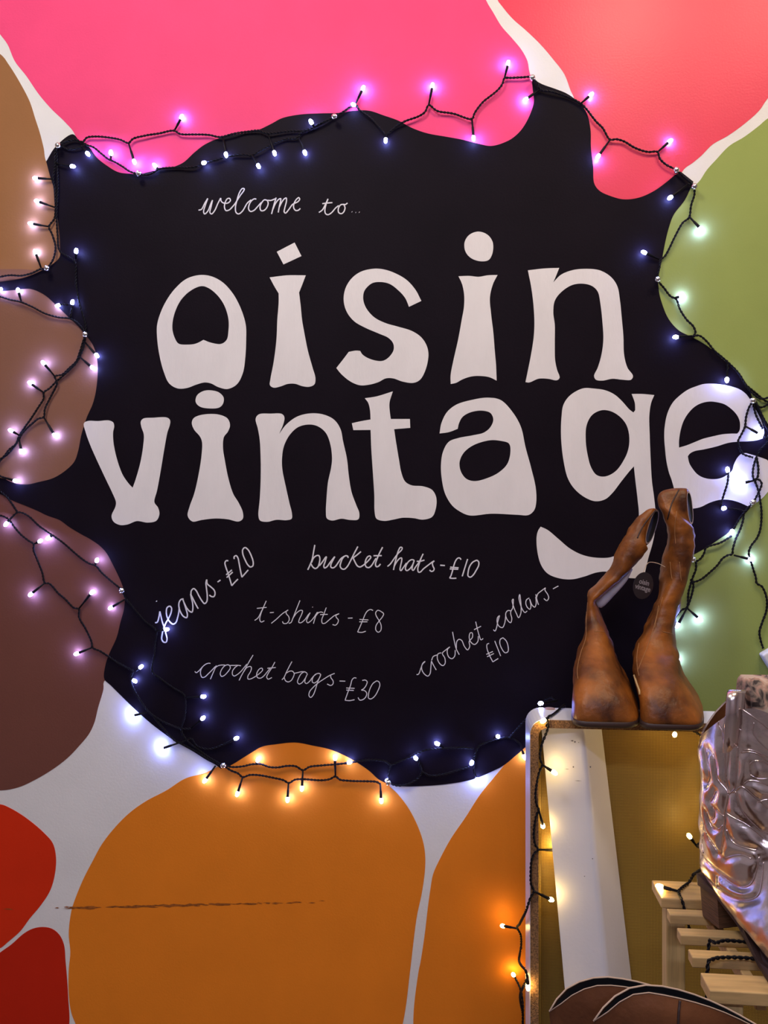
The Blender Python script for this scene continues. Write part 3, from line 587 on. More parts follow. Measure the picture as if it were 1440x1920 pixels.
COOL_B = [
 (327,245,341,219),(241,268,252,304),(418,258,424,291),(104,307,137,312),(152,272,165,289),(208,299,208,286),(297,318,290,310),
 (375,308,383,305),(472,290,485,312),(503,252,515,288),(560,259,572,287),(590,240,583,228),(666,196,681,165),(668,198,662,196),(724,252,723,264),
 (804,197,811,160),(885,223,888,260),(946,147,953,118),(1012,168,985,187),(1089,194,1109,177),(1144,262,1121,294),(1233,285,1257,264),(1288,347,1256,371),(1292,406,1315,430),
 (1236,486,1207,473),(1262,559,1279,556),(1298,630,1266,632),(1363,698,1363,713),(1397,799,1426,815),(1366,892,1364,880),(1414,901,1391,906),(1353,948,1358,953),(1378,986,1372,998),(1376,1041,1408,1049),
 (1288,1140,1270,1173),(1288,1140,1313,1162),(1262,1215,1271,1238),
 (101,336,66,334),(103,389,69,377),(92,425,57,419),(77,502,66,472),(142,486,143,470),(40,566,34,544),(-4,552,1,543),(116,570,108,573),(134,575,136,566),
 (103,706,81,680),(82,736,56,718),(82,782,103,817),(36,816,20,807),(36,824,40,847),(158,640,182,667),(148,668,174,690),(4,894,30,902),(18,974,11,983),
 (64,1020,76,1014),(100,1003,90,1009),(178,1060,182,1050),(84,1093,57,1115),(148,1141,173,1110),(234,1124,207,1140),(173,1214,143,1226),
 (293,1183,313,1180),(255,1258,265,1250),(246,1272,253,1277),(275,1336,247,1342),(347,1308,382,1306),(358,1366,381,1346),(415,1398,444,1384),(335,1393,302,1404),
 (404,1436,384,1464),(455,1457,445,1489),(480,1433,484,1424),(541,1468,539,1500),(568,1445,566,1479),(629,1456,628,1420),(645,1432,656,1429),(713,1470,715,1502),(728,1469,726,1464),
 (836,1403,819,1394),(784,1426,779,1421),(888,1424,884,1431),(930,1386,934,1381),(893,1458,895,1462),(978,1404,984,1420),(1044,1314,1013,1319,.10,.13),
]
cool = fairy('black twisted wire of cool white fairy lights pinned around the black painted shape', 'cool', COOL_W, COOL_B, (-0.6, -0.005, 0.9), 0.006)
# ------------------------------------------------------------------ push pins
PINS = [
 (109,273,'silver ball pin at the black tip between tan and hot pink paint'),
 (260,326,'silver ball pin in the dip of the hot pink shape'),
 (627,219,'silver ball pin on the black hump under hot pink paint'),
 (998,146,'silver ball pin at the black tip between the two pink shapes'),
 (1268,319,'silver ball pin where coral pink paint meets the black tip'),
 (1302,350,'silver ball pin where the white gap meets green paint'),
 (1233,524,'silver ball pin on the green edge beside the letter n'),
 (1412,751,'silver ball pin at the top of the letter e'),
 (88,503,'silver ball pin under the tan brown shape'),
 (160,627,'silver ball pin on the edge of the mid brown shape'),
 (229,1107,'silver ball pin on the edge of the dark brown shape'),
 (419,1435,'silver ball pin where black, white and orange paint meet'),
 (1412,942,'silver ball pin under the letter e beside green paint'),
 (1299,1049,'silver ball pin beside the upright brown boot'),
 (728,1467,'silver ball pin at the end of the wide orange shape'),
]
for u, v, lab in PINS:
    root = empty('push_pin', at(u, v, 0)); tag(root, lab, 'pin', 'pins holding the fairy lights')
    mb = MB(); R_ = 0.0060; cc = at(u, v, 0.0165)
    vv = []; ff = []
    for i in range(1, 6):
        for k_ in range(10):
            th = math.pi * i / 6; ph = 2 * math.pi * k_ / 10
            vv.append(cc + Vector((math.sin(th) * math.cos(ph), -math.cos(th), math.sin(th) * math.sin(ph))) * R_)
    vv += [cc + Vector((0, -R_, 0)), cc + Vector((0, R_, 0))]
    for i in range(4):
        for k_ in range(10): ff.append((i*10+k_, i*10+(k_+1) % 10, (i+1)*10+(k_+1) % 10, (i+1)*10+k_))
    for k_ in range(10): ff.append((50, (k_+1) % 10, k_)); ff.append((51, 40+k_, 40+(k_+1) % 10))
    mb.add(vv, ff); mb.build('pin_head', M['pin'], root, True)
    mb = MB(); mb.tube([cc + Vector((0, 0.003, 0)), cc + Vector((0, 0.024, 0))], 0.0008, 6); mb.build('needle', M['pin'], root)

# ------------------------------------------------------------------ cabinet
ZT = 1.15 - 0.327                       # cabinet top height
DF = 0.222; DB = 0.145                  # front and back distance from the wall
xl = at(993.5, 1400, DF).x
xr = at(1520, 1400, DF).x
TH = 0.0135
def rrect(x0, x1, z0, z1, r, n=7):
    pts = []
    pts.append((x0, z0)); 
    for i in range(n + 1):
        a = math.pi - (math.pi / 2) * i / n
        pts.append((x0 + r + r * math.cos(a), z1 - r + r * math.sin(a)))
    for i in range(n + 1):
        a = math.pi / 2 - (math.pi / 2) * i / n
        pts.append((x1 - r + r * math.cos(a), z1 - r + r * math.sin(a)))
    pts.append((x1, z0))
    return pts
cab = empty('cabinet', ((xl + xr) / 2, -(DF + DB) / 2, 0.0))
tag(cab, 'white laminate cabinet with rounded corner, chipboard edge and woven hardboard back', 'cabinet')
out_ = rrect(xl, xr, 0.0, ZT, 0.024); inn = rrect(xl + TH, xr - TH, 0.0, ZT - TH, 0.014)
n = len(out_)
V_ = []
for (x, z) in out_: V_.append((x, -DF + 0.0012, z))
for (x, z) in out_: V_.append((x, -DB, z))
for (x, z) in inn: V_.append((x, -DF + 0.0012, z))
for (x, z) in inn: V_.append((x, -DB, z))
Fc = []
for i in range(n - 1):
    Fc.append((i, i + 1, n + i + 1, n + i)); Fc.append((2*n + i, 3*n + i, 3*n + i + 1, 2*n + i + 1))
    Fc.append((n + i, n + i + 1, 3*n + i + 1, 3*n + i)); Fc.append((i, 2*n + i, 2*n + i + 1, i + 1))
Fc.append((0, n, 3*n, 2*n)); Fc.append((n-1, 3*n-1, 4*n-1, 2*n-1))
mesh_obj('carcass', V_, Fc, M['laminate'], cab, False)
o2 = rrect(xl + 0.0008, xr - 0.0008, 0.0, ZT - 0.0008, 0.023)
V_ = [(x, -DF, z) for x, z in o2] + [(x, -DF, z) for x, z in inn] + [(x, -DF + 0.0013, z) for x, z in o2] + [(x, -DF + 0.0013, z) for x, z in inn]
Fc = [(i, i + 1, n + i + 1, n + i) for i in range(n - 1)] + [(i, 2*n + i, 2*n + i + 1, i + 1) for i in range(n - 1)] + [(n + i, n + i + 1, 3*n + i + 1, 3*n + i) for i in range(n - 1)]
tag(mesh_obj('edge_strip', V_, Fc, M['chipboard'], cab), 'bare chipboard front edge')
mb = MB(); mb.box((xl + TH - 0.002, -DB - 0.006, 0.0), (xr - TH + 0.002, -DB - 0.001, ZT - TH + 0.002))
tag(mb.build('back_panel', M['hardboard'], cab), 'woven textured hardboard back')
# screw cover on the top
cp = onz(1031, 1329, ZT)
mb = MB(); mb.tube([Vector((cp.x, cp.y, ZT - 0.001)), Vector((cp.x, cp.y, ZT + 0.0008))], 0.0085, 20)
mb.build('screw_cover', mat('tan_screw_cover', (0.42, 0.26, 0.19), rough=0.5), cab)
# slim inner lath along the hardboard
box_part('corner_lath', (xl + TH, -DB - 0.020, 0.0), (xl + TH + 0.011, -DB - 0.006, ZT - TH - 0.004), M['hardboard'], cab, 0.0008)

# leaning white board with a rounded edge, inside the cabinet
bt, bb = 1345, 1990
def bsec(v):
    f = (v - 1352) / (1842 - 1352)
    A = at(1014 + 44 * f, v, 0.200); Bp = at(1093 + 48 * f, v, 0.213); Cp = at(1125 + 57 * f, v, 0.156)
    bk = at(1030 + 47 * f, v, 0.156)
    z = A.z
    P = []
    P.append(Vector((A.x, A.y, z)))
    a2 = Vector((A.x, A.y)); b2 = Vector((Bp.x, Bp.y)); c2 = Vector((Cp.x, Cp.y))
    s0 = b2 + (a2 - b2).normalized() * 0.009; s1 = b2 + (c2 - b2).normalized() * 0.009
    for i in range(6):
        t = i / 5.0
        q = s0 * (1-t)**2 + b2 * 2*t*(1-t) + s1 * t*t
        P.append(Vector((q.x, q.y, z)))
    P.append(Vector((c2.x, c2.y, z)))
    P.append(Vector((bk.x, bk.y, z)))
    return P
secs = [bsec(1360.5), bsec(1500), bsec(1700), bsec(1900), bsec(2000)]
secs.append([Vector((p.x + 0.004, p.y, 0.0)) for p in secs[-1]])
m_ = len(secs[0]); V_ = [p for s in secs for p in s]; Fc = []
for i in range(len(secs) - 1):
    for k_ in range(m_): Fc.append((i*m_ + k_, i*m_ + (k_+1) % m_, (i+1)*m_ + (k_+1) % m_, (i+1)*m_ + k_))
Fc.append(tuple(range(m_))); Fc.append(tuple((len(secs)-1)*m_ + k_ for k_ in range(m_))[::-1])
bd = mesh_obj('leaning_board', V_, Fc, mat('white_board_paint', (0.74, 0.73, 0.80), rough=0.38, noise=0.03, nscale=10, bump=0.1), None, False)
for p in bd.data.polygons: p.use_smooth = True
em = bd.modifiers.new('split', 'EDGE_SPLIT'); em.split_angle = math.radians(38)
tag(bd, 'scuffed white board with rounded edge leaning inside the cabinet', 'board')
mb = MB()
for (u, v, w, h) in [(1073,1389,6,3),(1078,1391,4,4),(1085,1392,2,2),(1075,1438,3,4),(1084,1464,14,1.2),(1063,1442,9,1),(1107,1438,3,4),(1111,1610,2.5,2.5),(1096,1643,2.5,2)]:
    c_ = at(u, v, 0.2145 if u > 1050 else 0.21)
    e_ = D / F * 0.5 * 0.85
    mb.add([c_ + Vector((-w*e_, 0, 0)), c_ + Vector((0, 0, h*e_)), c_ + Vector((w*e_, 0, 0)), c_ + Vector((0, 0, -h*e_))], [(0,1,2,3)])
mb.build('scuff', mat('grey_scuff', (0.16, 0.15, 0.17), rough=0.9), bd)

# ------------------------------------------------------------------ boots: lofting
def resample_rows(rows, sub):
    """rows: lists of N Vectors; smooth interpolation down the rows"""
    N = len(rows[0]); cols = []
    for k_ in range(N):
        P = [r[k_] for r in rows]
        out = []
        for i in range(len(P) - 1):
            p0, p1 = P[i], P[i+1]
            a = P[i-1] if i else p0 * 2 - p1
            b = P[i+2] if i + 2 < len(P) else p1 * 2 - p0
            m0 = (p1 - a) * 0.5; m1 = (b - p0) * 0.5
            for j in range(sub):
                s = j / sub
                out.append(p0 * (2*s**3 - 3*s*s + 1) + m0 * (s**3 - 2*s*s + s) + p1 * (-2*s**3 + 3*s*s) + m1 * (s**3 - s*s))
        out.append(P[-1]); cols.append(out)
    return [[cols[k_][i] for k_ in range(N)] for i in range(len(cols[0]))]
def loft(rows, cap0=True, cap1=False):
    N = len(rows[0]); V = [p for r in rows for p in r]; Fx = []
    for i in range(len(rows) - 1):
        for k_ in range(N): Fx.append((i*N + k_, i*N + (k_+1) % N, (i+1)*N + (k_+1) % N, (i+1)*N + k_))
    if cap0: Fx.append(tuple(range(N))[::-1])
    if cap1: Fx.append(tuple((len(rows)-1)*N + k_ for k_ in range(N)))
    return V, Fx
NR = 32
def sup(c, p): return math.copysign(abs(c) ** p, c)
def foot_ring(uL, uR, dw, h, df, db, p=0.8):
    v = 960 + h * F / (D - dw)
    L = at(uL, v, dw); R = at(uR, v, dw); z = CAM.z - h
    rm = ray((uL + uR) / 2, 960); toe_in = rm.x / rm.y      # the boot is set down with its toe turned a little in
    cx = (L.x + R.x) / 2; hw = (R.x - L.x) / 2; cy = -(df + db) / 2; hd = (df - db) / 2
    P = []
    for k_ in range(NR):
        a = 2 * math.pi * k_ / NR
        s = math.sin(a)
        egg = 1.0 - 0.30 * max(0.0, s) if hd > 0.05 else 1.0
        y = cy + hd * sup(s, p)
        P.append(Vector((cx + (y + dw) * toe_in + hw * egg * sup(math.cos(a), p), y, z)))
    return P
def px_ring(L, R, d, hd, tilt=0.0, axis=(0, 1), p=0.9):
    """cross-section seen edge-on from L to R (pixels); depth half-size hd; the far side pushed along the axis by tilt pixels"""
    P = []
    for k_ in range(NR):
        a = 2 * math.pi * k_ / NR
        c, s = sup(math.cos(a), p), sup(math.sin(a), p)
        u = (L[0] + R[0]) / 2 + (R[0] - L[0]) / 2 * c; v = (L[1] + R[1]) / 2 + (R[1] - L[1]) / 2 * c
        u += axis[0] * tilt * s; v += axis[1] * tilt * s
        q = at(u, v, d)
        P.append(Vector((q.x, q.y + hd * s, q.z)))
    return P
def bvh_of(o):
    me = o.data; M_ = WORLD[o.name]
    return BVHTree.FromPolygons([M_ @ v.co for v in me.vertices], [list(p.vertices) for p in me.polygons])
def stick(path, bvh, lift=0.0004, step=3.0):
    P = []
    for q in smooth_open([Vector(x[:2]) for x in path], step):
        r = ray(q.x, q.y).normalized()
        hit = bvh.ray_cast(CAM, r)
        if hit[0] is not None: P.append(hit[0] - r * lift)
    return P
def seam(name, path, bvh, r, m, parent, lift=0.0003):
    P = stick(path, bvh, lift)
    if len(P) < 2: return None
    segs = [[P[0]]]
    for a, b in zip(P, P[1:]):
        if (b - a).length > 0.02: segs.append([])
        segs[-1].append(b)
    mb = MB()
    for s in segs:
        if len(s) > 1: mb.tube(s, r, 5)
    if mb.v: return mb.build(name, m, parent, True)

def shaft_top(rows, root, inset=0.0028, depth=6):
    """rim and dark lining for an open boot top"""
    top = rows[-1]; N = len(top)
    inner = []
    for r in rows[::-1][:depth]:
        c = sum(r, Vector()) / N
        inner.append([p + (c - p) * min(0.8, inset / max(1e-4, (c - p).length)) for p in r])
    V, Fx = loft([top, inner[0]], False, False)
    return V, Fx, inner

# --- tall brown boots on the cabinet
def tall_boot(label, foot, shaft, extra):
    base = foot[0]
    root = empty('tall_boot', (sum((p.x for p in base)) / NR, sum((p.y for p in base)) / NR, ZT))
    tag(root, label, 'boot', 'tall brown boots on the cabinet')
    rows = resample_rows(foot + shaft, 6)
    nR = len(rows); wr = []
    for i, r in enumerate(rows):
        c = sum(r, Vector()) / NR
        amp = min(1.0, max(0.0, (i - 8) / 14.0)) * min(1.0, (nR - 1 - i) / 6.0)
        q = []
        for p in r:
            nr = (p - c).normalized()
            e = mnoise.noise(p * 26) * 0.0050 + mnoise.noise(Vector((p.x * 40, p.y * 40, p.z * 85))) * 0.0026
            q.append(p + nr * e * amp * min(1.0, (p - c).length / 0.02))
        wr.append(q)
    rows = wr
    V, Fx = loft(rows, True, False)
    up = mesh_obj('upper', V, Fx, M['leather'], root, True)
    # sole: welt ring
    c0 = sum(base, Vector()) / NR
    def grow(P, g, z): return [Vector((c0.x + (p.x - c0.x) * g, c0.y + (p.y - c0.y) * g, z)) for p in P]
    V, Fx = loft([grow(base, 0.985, ZT), grow(base, 1.03, ZT + 0.002), grow(base, 1.035, ZT + 0.009), grow(base, 0.99, ZT + 0.0125)], True, True)
    mesh_obj('sole', V, Fx, M['sole'], root, True)
    V, Fx, inner = shaft_top(rows, root)
    mesh_obj('rim', V, Fx, M['edge'], root, True)
    V, Fx = loft(inner, False, True)
    mesh_obj('lining', V, Fx, M['lining'], root, True)
    return root, up

HS = 0.327
foot = [foot_ring(1071,1199,.255,HS-.004,.266,.06,.36), foot_ring(1070,1200,.255,.312,.269,.06,.38), foot_ring(1071,1191,.245,.292,.264,.06,.46), foot_ring(1072,1177,.23,.27,.248,.06,.6),
        foot_ring(1077,1161,.205,.245,.225,.06,.65), foot_ring(1089,1150,.17,.222,.19,.06,.7), foot_ring(1097,1141,.14,.2,.165,.065,.75), foot_ring(1098,1129,.12,.177,.15,.065), foot_ring(1101,1118,.11,.153,.14,.075)]
ax1 = (0.62, -0.78)
shaft = [px_ring((1105,1109),(1124,1117),.11,.028), px_ring((1122,1091),(1148,1098),.11,.028), px_ring((1142,1066),(1170,1081),.11,.029), px_ring((1155,1036),(1194,1056),.11,.028), px_ring((1169,1005),(1211,1031),.11,.025),
         px_ring((1190,974),(1210,1024),.11,.020, 2.5, (0.8,-0.5)), px_ring((1211,958),(1210,1022),.11,.015, 5, (0.97,0.1)), px_ring((1227,954),(1211,1021),.11,.012, 9, (0.95,0.3)), px_ring((1233,956),(1213,1020),.11,.012, 11, (0.95,0.3))]
b1, up1 = tall_boot('tan leather tall boot with its shaft flopped over and pale lining showing', foot, shaft, None)
bv = bvh_of(up1)
k5 = (1060, 900, 5.143)
seam('seam', conv([(870,290),(820,350),(760,430),(720,500),(695,560)], *k5), bv, 0.0011, M['sole'], b1)
seam('stitch_and_glint', conv([(215,1110),(205,1200),(200,1330),(195,1440)], *k5), bv, 0.00045, M['stitch_glint'], b1)
k6 = (1060, 1120, 5.143)
seam('stitch_and_glint', conv([(215,50),(205,200),(195,400),(150,530),(115,700),(122,790)], *k6), bv, 0.0005, M['stitch_glint'], b1)
seam('stitch_and_glint', conv([(280,328),(330,328),(390,330)], *k6), bv, 0.00045, M['stitch_glint'], b1)
# exposed pale lining strip under the fold
lin = [px_ring((1107,1117),(1113,1128),.118,.004), px_ring((1122,1108),(1127,1140),.118,.006), px_ring((1142,1095),(1151,1117),.118,.007), px_ring((1162,1078),(1174,1091),.118,.007), px_ring((1178,1060),(1186,1068),.118,.004)]
V, Fx = loft(resample_rows(lin, 3), True, True)
tag(mesh_obj('fold_lining', V, Fx, M['pale_lining'], b1, True), 'pale lining, blue light put into its colour')

foot = [foot_ring(1198,1320,.255,HS-.004,.270,.06,.36), foot_ring(1198,1321,.257,.312,.274,.06,.38), foot_ring(1196,1308,.25,.293,.268,.06,.46), foot_ring(1188,1288,.23,.268,.25,.06,.6), foot_ring(1186,1276,.205,.245,.222,.06,.65),
        foot_ring(1189,1270,.17,.227,.195,.06,.7), foot_ring(1201,1266,.15,.207,.175,.06,.75), foot_ring(1212,1268,.14,.19,.165,.065), foot_ring(1222,1271,.13,.1735,.16,.065), foot_ring(1233,1279,.12,.147,.155,.07)]
shaft = [px_ring((1240,1086),(1286,1092),.115,.034), px_ring((1247,1047),(1295,1052),.115,.032), px_ring((1253,1008),(1300,1012),.115,.030), px_ring((1246,972),(1300,992),.115,.027, 1.0, (0.4,-0.9)),
         px_ring((1233,944),(1299,988),.115,.022, 3, (0.8,-0.4)), px_ring((1237,925),(1298,986),.115,.017, 5, (0.97,-0.2)), px_ring((1260,917),(1297,984),.115,.013, 7, (1.0,-0.1)), px_ring((1285,918),(1296,983),.115,.012, 9, (1.0,-0.05)), px_ring((1291,921),(1297,983),.115,.012, 9, (1.0,-0.05))]
b2, up2 = tall_boot('tan leather tall boot standing upright beside the flopped boot', foot, shaft, None)
bv2 = bvh_of(up2)
seam('seam', conv([(1095,95),(1065,150),(1030,220),(1005,300),(985,380)], *k5), bv2, 0.0011, M['sole'], b2)
for pth in ([(1075,300),(1060,400),(1055,500),(1065,620)], [(1100,790),(1110,900),(1120,980)], [(1010,790),(1020,900),(1030,960)], [(940,1130),(910,1230),(880,1330),(860,1430)]):  # pale specular streaks on creases drawn as tubes, along with real thread
    seam('stitch_and_glint', conv(pth, *k5), bv2, 0.00045, M['stitch_glint'], b2)
for pth in ([(900,80),(880,180),(840,330),(790,480),(740,600),(700,700)], [(710,440),(690,560),(695,680),(710,760)], [(940,330),(1000,345),(1065,360)]):
    seam('stitch_and_glint', conv(pth, *k6), bv2, 0.0005, M['stitch_glint'], b2)
seam('zip', conv([(665,750),(690,830),(715,900),(720,940)], *k6), bv2, 0.0022, mat('zip_tape', (0.50, 0.33, 0.14), rough=0.6), b2)

# --- round swing tag hanging between the boots
tc_ = at(1206, 1098, 0.145)
root = empty('swing_tag', (tc_.x, tc_.y, tc_.z - 0.022)); tag(root, 'round black card swing tag hanging between the tall boots', 'tag')
Rt = Euler((math.radians(4), math.radians(14), math.radians(28)), 'XYZ').to_matrix()
mb = MB(); nn = 28
vv = [tc_ + Rt @ Vector((0.0205*math.cos(2*math.pi*i/nn), -0.0005, 0.0225*math.sin(2*math.pi*i/nn))) for i in range(nn)] + [tc_ + Rt @ Vector((0.0205*math.cos(2*math.pi*i/nn), 0.0005, 0.0225*math.sin(2*math.pi*i/nn))) for i in range(nn)]
mb.add(vv, [tuple(range(nn)), tuple(range(2*nn-1, nn-1, -1))] + [(i, (i+1) % nn, nn+(i+1) % nn, nn+i) for i in range(nn)])
mb.build('card', M['tag'], root)
def text_mesh(body, size, parent, place, m):
    cu = bpy.data.curves.new('tag_text', 'FONT'); cu.body = body; cu.size = size; cu.align_x = 'CENTER'; cu.offset = size * 0.025; cu.extrude = 0.0001
    to = bpy.data.objects.new('tmp', cu); C.objects.link(to)
    me = bpy.data.meshes.new_from_object(to.evaluated_get(bpy.context.evaluated_depsgraph_get()))
    V = [place(v.co) for v in me.vertices]; Fx = [tuple(p.vertices) for p in me.polygons]
    bpy.data.objects.remove(to); bpy.data.meshes.remove(me)
    mesh_obj('lettering', V, Fx, m, parent)
text_mesh('oisin', 0.0115, root, lambda c: tc_ + Rt @ Vector((c.x, -0.0008, c.y + 0.0020)), M['tag_text'])
text_mesh('vintage', 0.0115, root, lambda c: tc_ + Rt @ Vector((c.x, -0.0008, c.y - 0.0075)), M['tag_text'])
mb = MB(); mb.tube(smooth_open([tc_ + Vector((0, 0, 0.021)), at(1209,1066,.14), at(1216,1055,.135), at(1232,1056,.145), at(1247,1063,.145)], 0.002), 0.0006, 5)
mb.build('cord', M['edge'], root)

# ------------------------------------------------------------------ pine stool
ZS = 0.65
P0 = onz(1222, 1650, ZS); P1 = onz(1311, 1823, ZS)
ang = math.atan2(P1.x - P0.x, -(P1.y - P0.y))
ang *= 0.5
Rz = Matrix.Rotation(ang, 3, 'Z')
def SL(x, y, z):                       # stool coordinates: x along slats, y towards the room
    return P0 + Rz @ Vector((x, -y, 0)) + Vector((0, 0, z - ZS))
stool = empty('slatted_stool', SL(0.16, 0.13, 0.0)); tag(stool, 'pale pine stool with a slatted seat under the metallic boot', 'stool')
def along(v):                          # depth of a slat edge from its photo row
    f = (v - 1650) / (1823 - 1650); q = onz(1222 + 89 * f, v, ZS)
    return (Rz.inverted() @ (q - P0)).y * -1
def sbox(name, x0, x1, y0, y1, z0, z1, m):
    mb = MB()
    q = [SL(x, y, z) for z in (z0, z1) for (x, y) in ((x0,y0),(x1,y0),(x1,y1),(x0,y1))]
    mb.add(q, [(0,1,2,3),(7,6,5,4),(0,4,5,1),(1,5,6,2),(2,6,7,3),(3,7,4,0)])
    return bevel(mb.build(name, m, stool), 0.0012)
WS = 0.32
sbox('end_board', 0, WS, along(1650), along(1684), ZS - 0.013, ZS, M['pine'])
for a_, b_ in ((1703, 1712), (1739, 1750), (1779, 1791)):
    sbox('slat', 0, WS, along(a_), along(b_) + 0.004, ZS - 0.012, ZS, M['pine'])
sbox('end_board', 0, WS, along(1823), along(1857), ZS - 0.014, ZS, M['pine'])
yb, yf = along(1650) + 0.006, along(1857) - 0.006
for x in (0.012, WS - 0.036):
    sbox('leg', x, x + 0.024, yb, yb + 0.024, 0, ZS - 0.013, M['pine_leg'])
    sbox('leg', x, x + 0.024, yf - 0.024, yf, 0, ZS - 0.014, M['pine_leg'])
for x in (0.052, WS - 0.064):
    sbox('rail', x, x + 0.011, yb + 0.01, yf - 0.01, ZS - 0.028, ZS - 0.012, M['pine'])
for x in (0.014, WS - 0.030):
    sbox('rail', x, x + 0.014, yb + 0.02, yf - 0.02, 0.22, 0.25, M['pine'])

# ------------------------------------------------------------------ metallic western boot on the stool
root = empty('western_boot', (0, 0, 0))
heel = onz(1302, 1705, ZS)
PH = math.radians(17)
fx = Vector((math.sin(PH), -math.cos(PH), 0)); fy = Vector((math.cos(PH), math.sin(PH), 0))   # toe direction, boot's own side
O_ = Vector((heel.x, heel.y, 0)) + fx * 0.060 + fy * 0.028
def B(x, y, z): return Vector((O_.x, O_.y, ZS)) + fx * x + fy * y + Vector((0, 0, z))
C.objects.unlink(root); bpy.data.objects.remove(root)
root = empty('western_boot', B(0.06, 0, 0)); tag(root, 'shiny rose silver western boot with embossed swirls on the pine stool', 'boot')
prof = [ # back x,z / front x,z / half width
 ((-.062,.018+.020),(-.060,.045),.022), ((-.066,.060),(.000,.036),.030), ((-.064,.085),(.075,.075),.034), ]
back = [(-.043,.255),(-.043,.205),(-.043,.18),(-.049,.135),(-.057,.098),(-.064,.070),(-.063,.046),(-.030,.036),(.035,.022),(.090,.009),(.145,.008),(.185,.012),(.205,.020)]
front = [(.078,.255),(.072,.205),(.068,.18),(.066,.142),(.074,.118),(.086,.103),(.100,.090),(.116,.078),(.136,.066),(.156,.056),(.176,.046),(.195,.034),(.209,.024)]
half = [.056,.055,.052,.049,.043,.039,.037,.039,.044,.046,.040,.028,.009]
rows = []
for (bx, bz), (fx_, fz), hw in zip(back, front, half):
    r = []
    for k_ in range(NR):
        a = 2 * math.pi * k_ / NR
        c, s = sup(math.cos(a), 0.92), sup(math.sin(a), 0.92)
        x = (bx + fx_) / 2 + (fx_ - bx) / 2 * c; z = (bz + fz) / 2 + (fz - bz) / 2 * c
        r.append((x, hw * s, z))
    rows.append(r)
# scalloped collar: high at the sides, dipping in front and behind
top = []
for k_, (x, y, z) in enumerate(rows[0]):
    a = 2 * math.pi * k_ / NR
    top.append((x, y, 0.257 + 0.026 * math.cos(2 * (a + math.radians(40)))))
rows[0] = top
W_rows = resample_rows([[B(*p) for p in r] for r in rows][::-1], 4)     # toe -> top
dense = []
for r in resample_rows([[B(*p) for p in r] for r in rows][::-1], 14):   # four times as many points round
    q = []
    for i in range(NR):
        p0, p1, p2, p3 = r[(i-1) % NR], r[i], r[(i+1) % NR], r[(i+2) % NR]
        for j in range(4):
            t = j / 4.0
            q.append((p1 * 2 + (p2 - p0) * t + (p0 * 2 - p1 * 5 + p2 * 4 - p3) * t * t + (p1 * 3 - p0 - p2 * 3 + p3) * t ** 3) * 0.5)
    dense.append(q)
V, Fx = loft(W_rows, True, False)
wb = BVHTree.FromPolygons(V, [list(f) for f in Fx])
WDENSE = dense
V, Fx, inner = shaft_top(W_rows, root)
mesh_obj('rim', V, Fx, M['metallic_seam'], root, True)
V, Fx = loft(inner, False, True)
mesh_obj('lining', V, Fx, M['leather_dark'], root, True)
# sole and heel
plan = [(-.066,.0),(-.062,.022),(-.045,.031),(-.01,.029),(.035,.027),(.075,.036),(.11,.044),(.145,.043),(.175,.033),(.20,.017),(.214,0)]
plan = plan + [(x, -y) for x, y in plan[-2:0:-1]]
def soleZ(x): return 0.038 if x < -0.01 else max(0.0, 0.038 * (1 - (x + 0.01) / 0.095)) if x < 0.085 else max(0.0, (x - 0.15) * 0.18)
V = [B(x, y * 1.08, soleZ(x)) for x, y in plan] + [B(x, y * 1.08, soleZ(x) + 0.006) for x, y in plan]
n_ = len(plan)
mesh_obj('sole', V, [tuple(range(n_))[::-1], tuple(range(n_, 2*n_))] + [(i, (i+1) % n_, n_+(i+1) % n_, n_+i) for i in range(n_)], M['sole'], root)
hp = [(-.064,.0),(-.060,.021),(-.045,.030),(-.012,.029),(-.012,-.029),(-.045,-.030),(-.060,-.021)]
V = [B(x * 0.95, y * 0.92, 0.0) for x, y in hp] + [B(x, y, 0.039) for x, y in hp]
n_ = len(hp)
tag(mesh_obj('heel', V, [tuple(range(n_))[::-1], tuple(range(n_, 2*n_))] + [(i, (i+1) % n_, n_+(i+1) % n_, n_+i) for i in range(n_)], M['stacked_heel'], root), 'brown stacked heel')
bw = wb
z4 = (1240, 1220, 7.2); z5 = (1240, 1400, 7.2); z6 = (1200, 1600, 6.0)
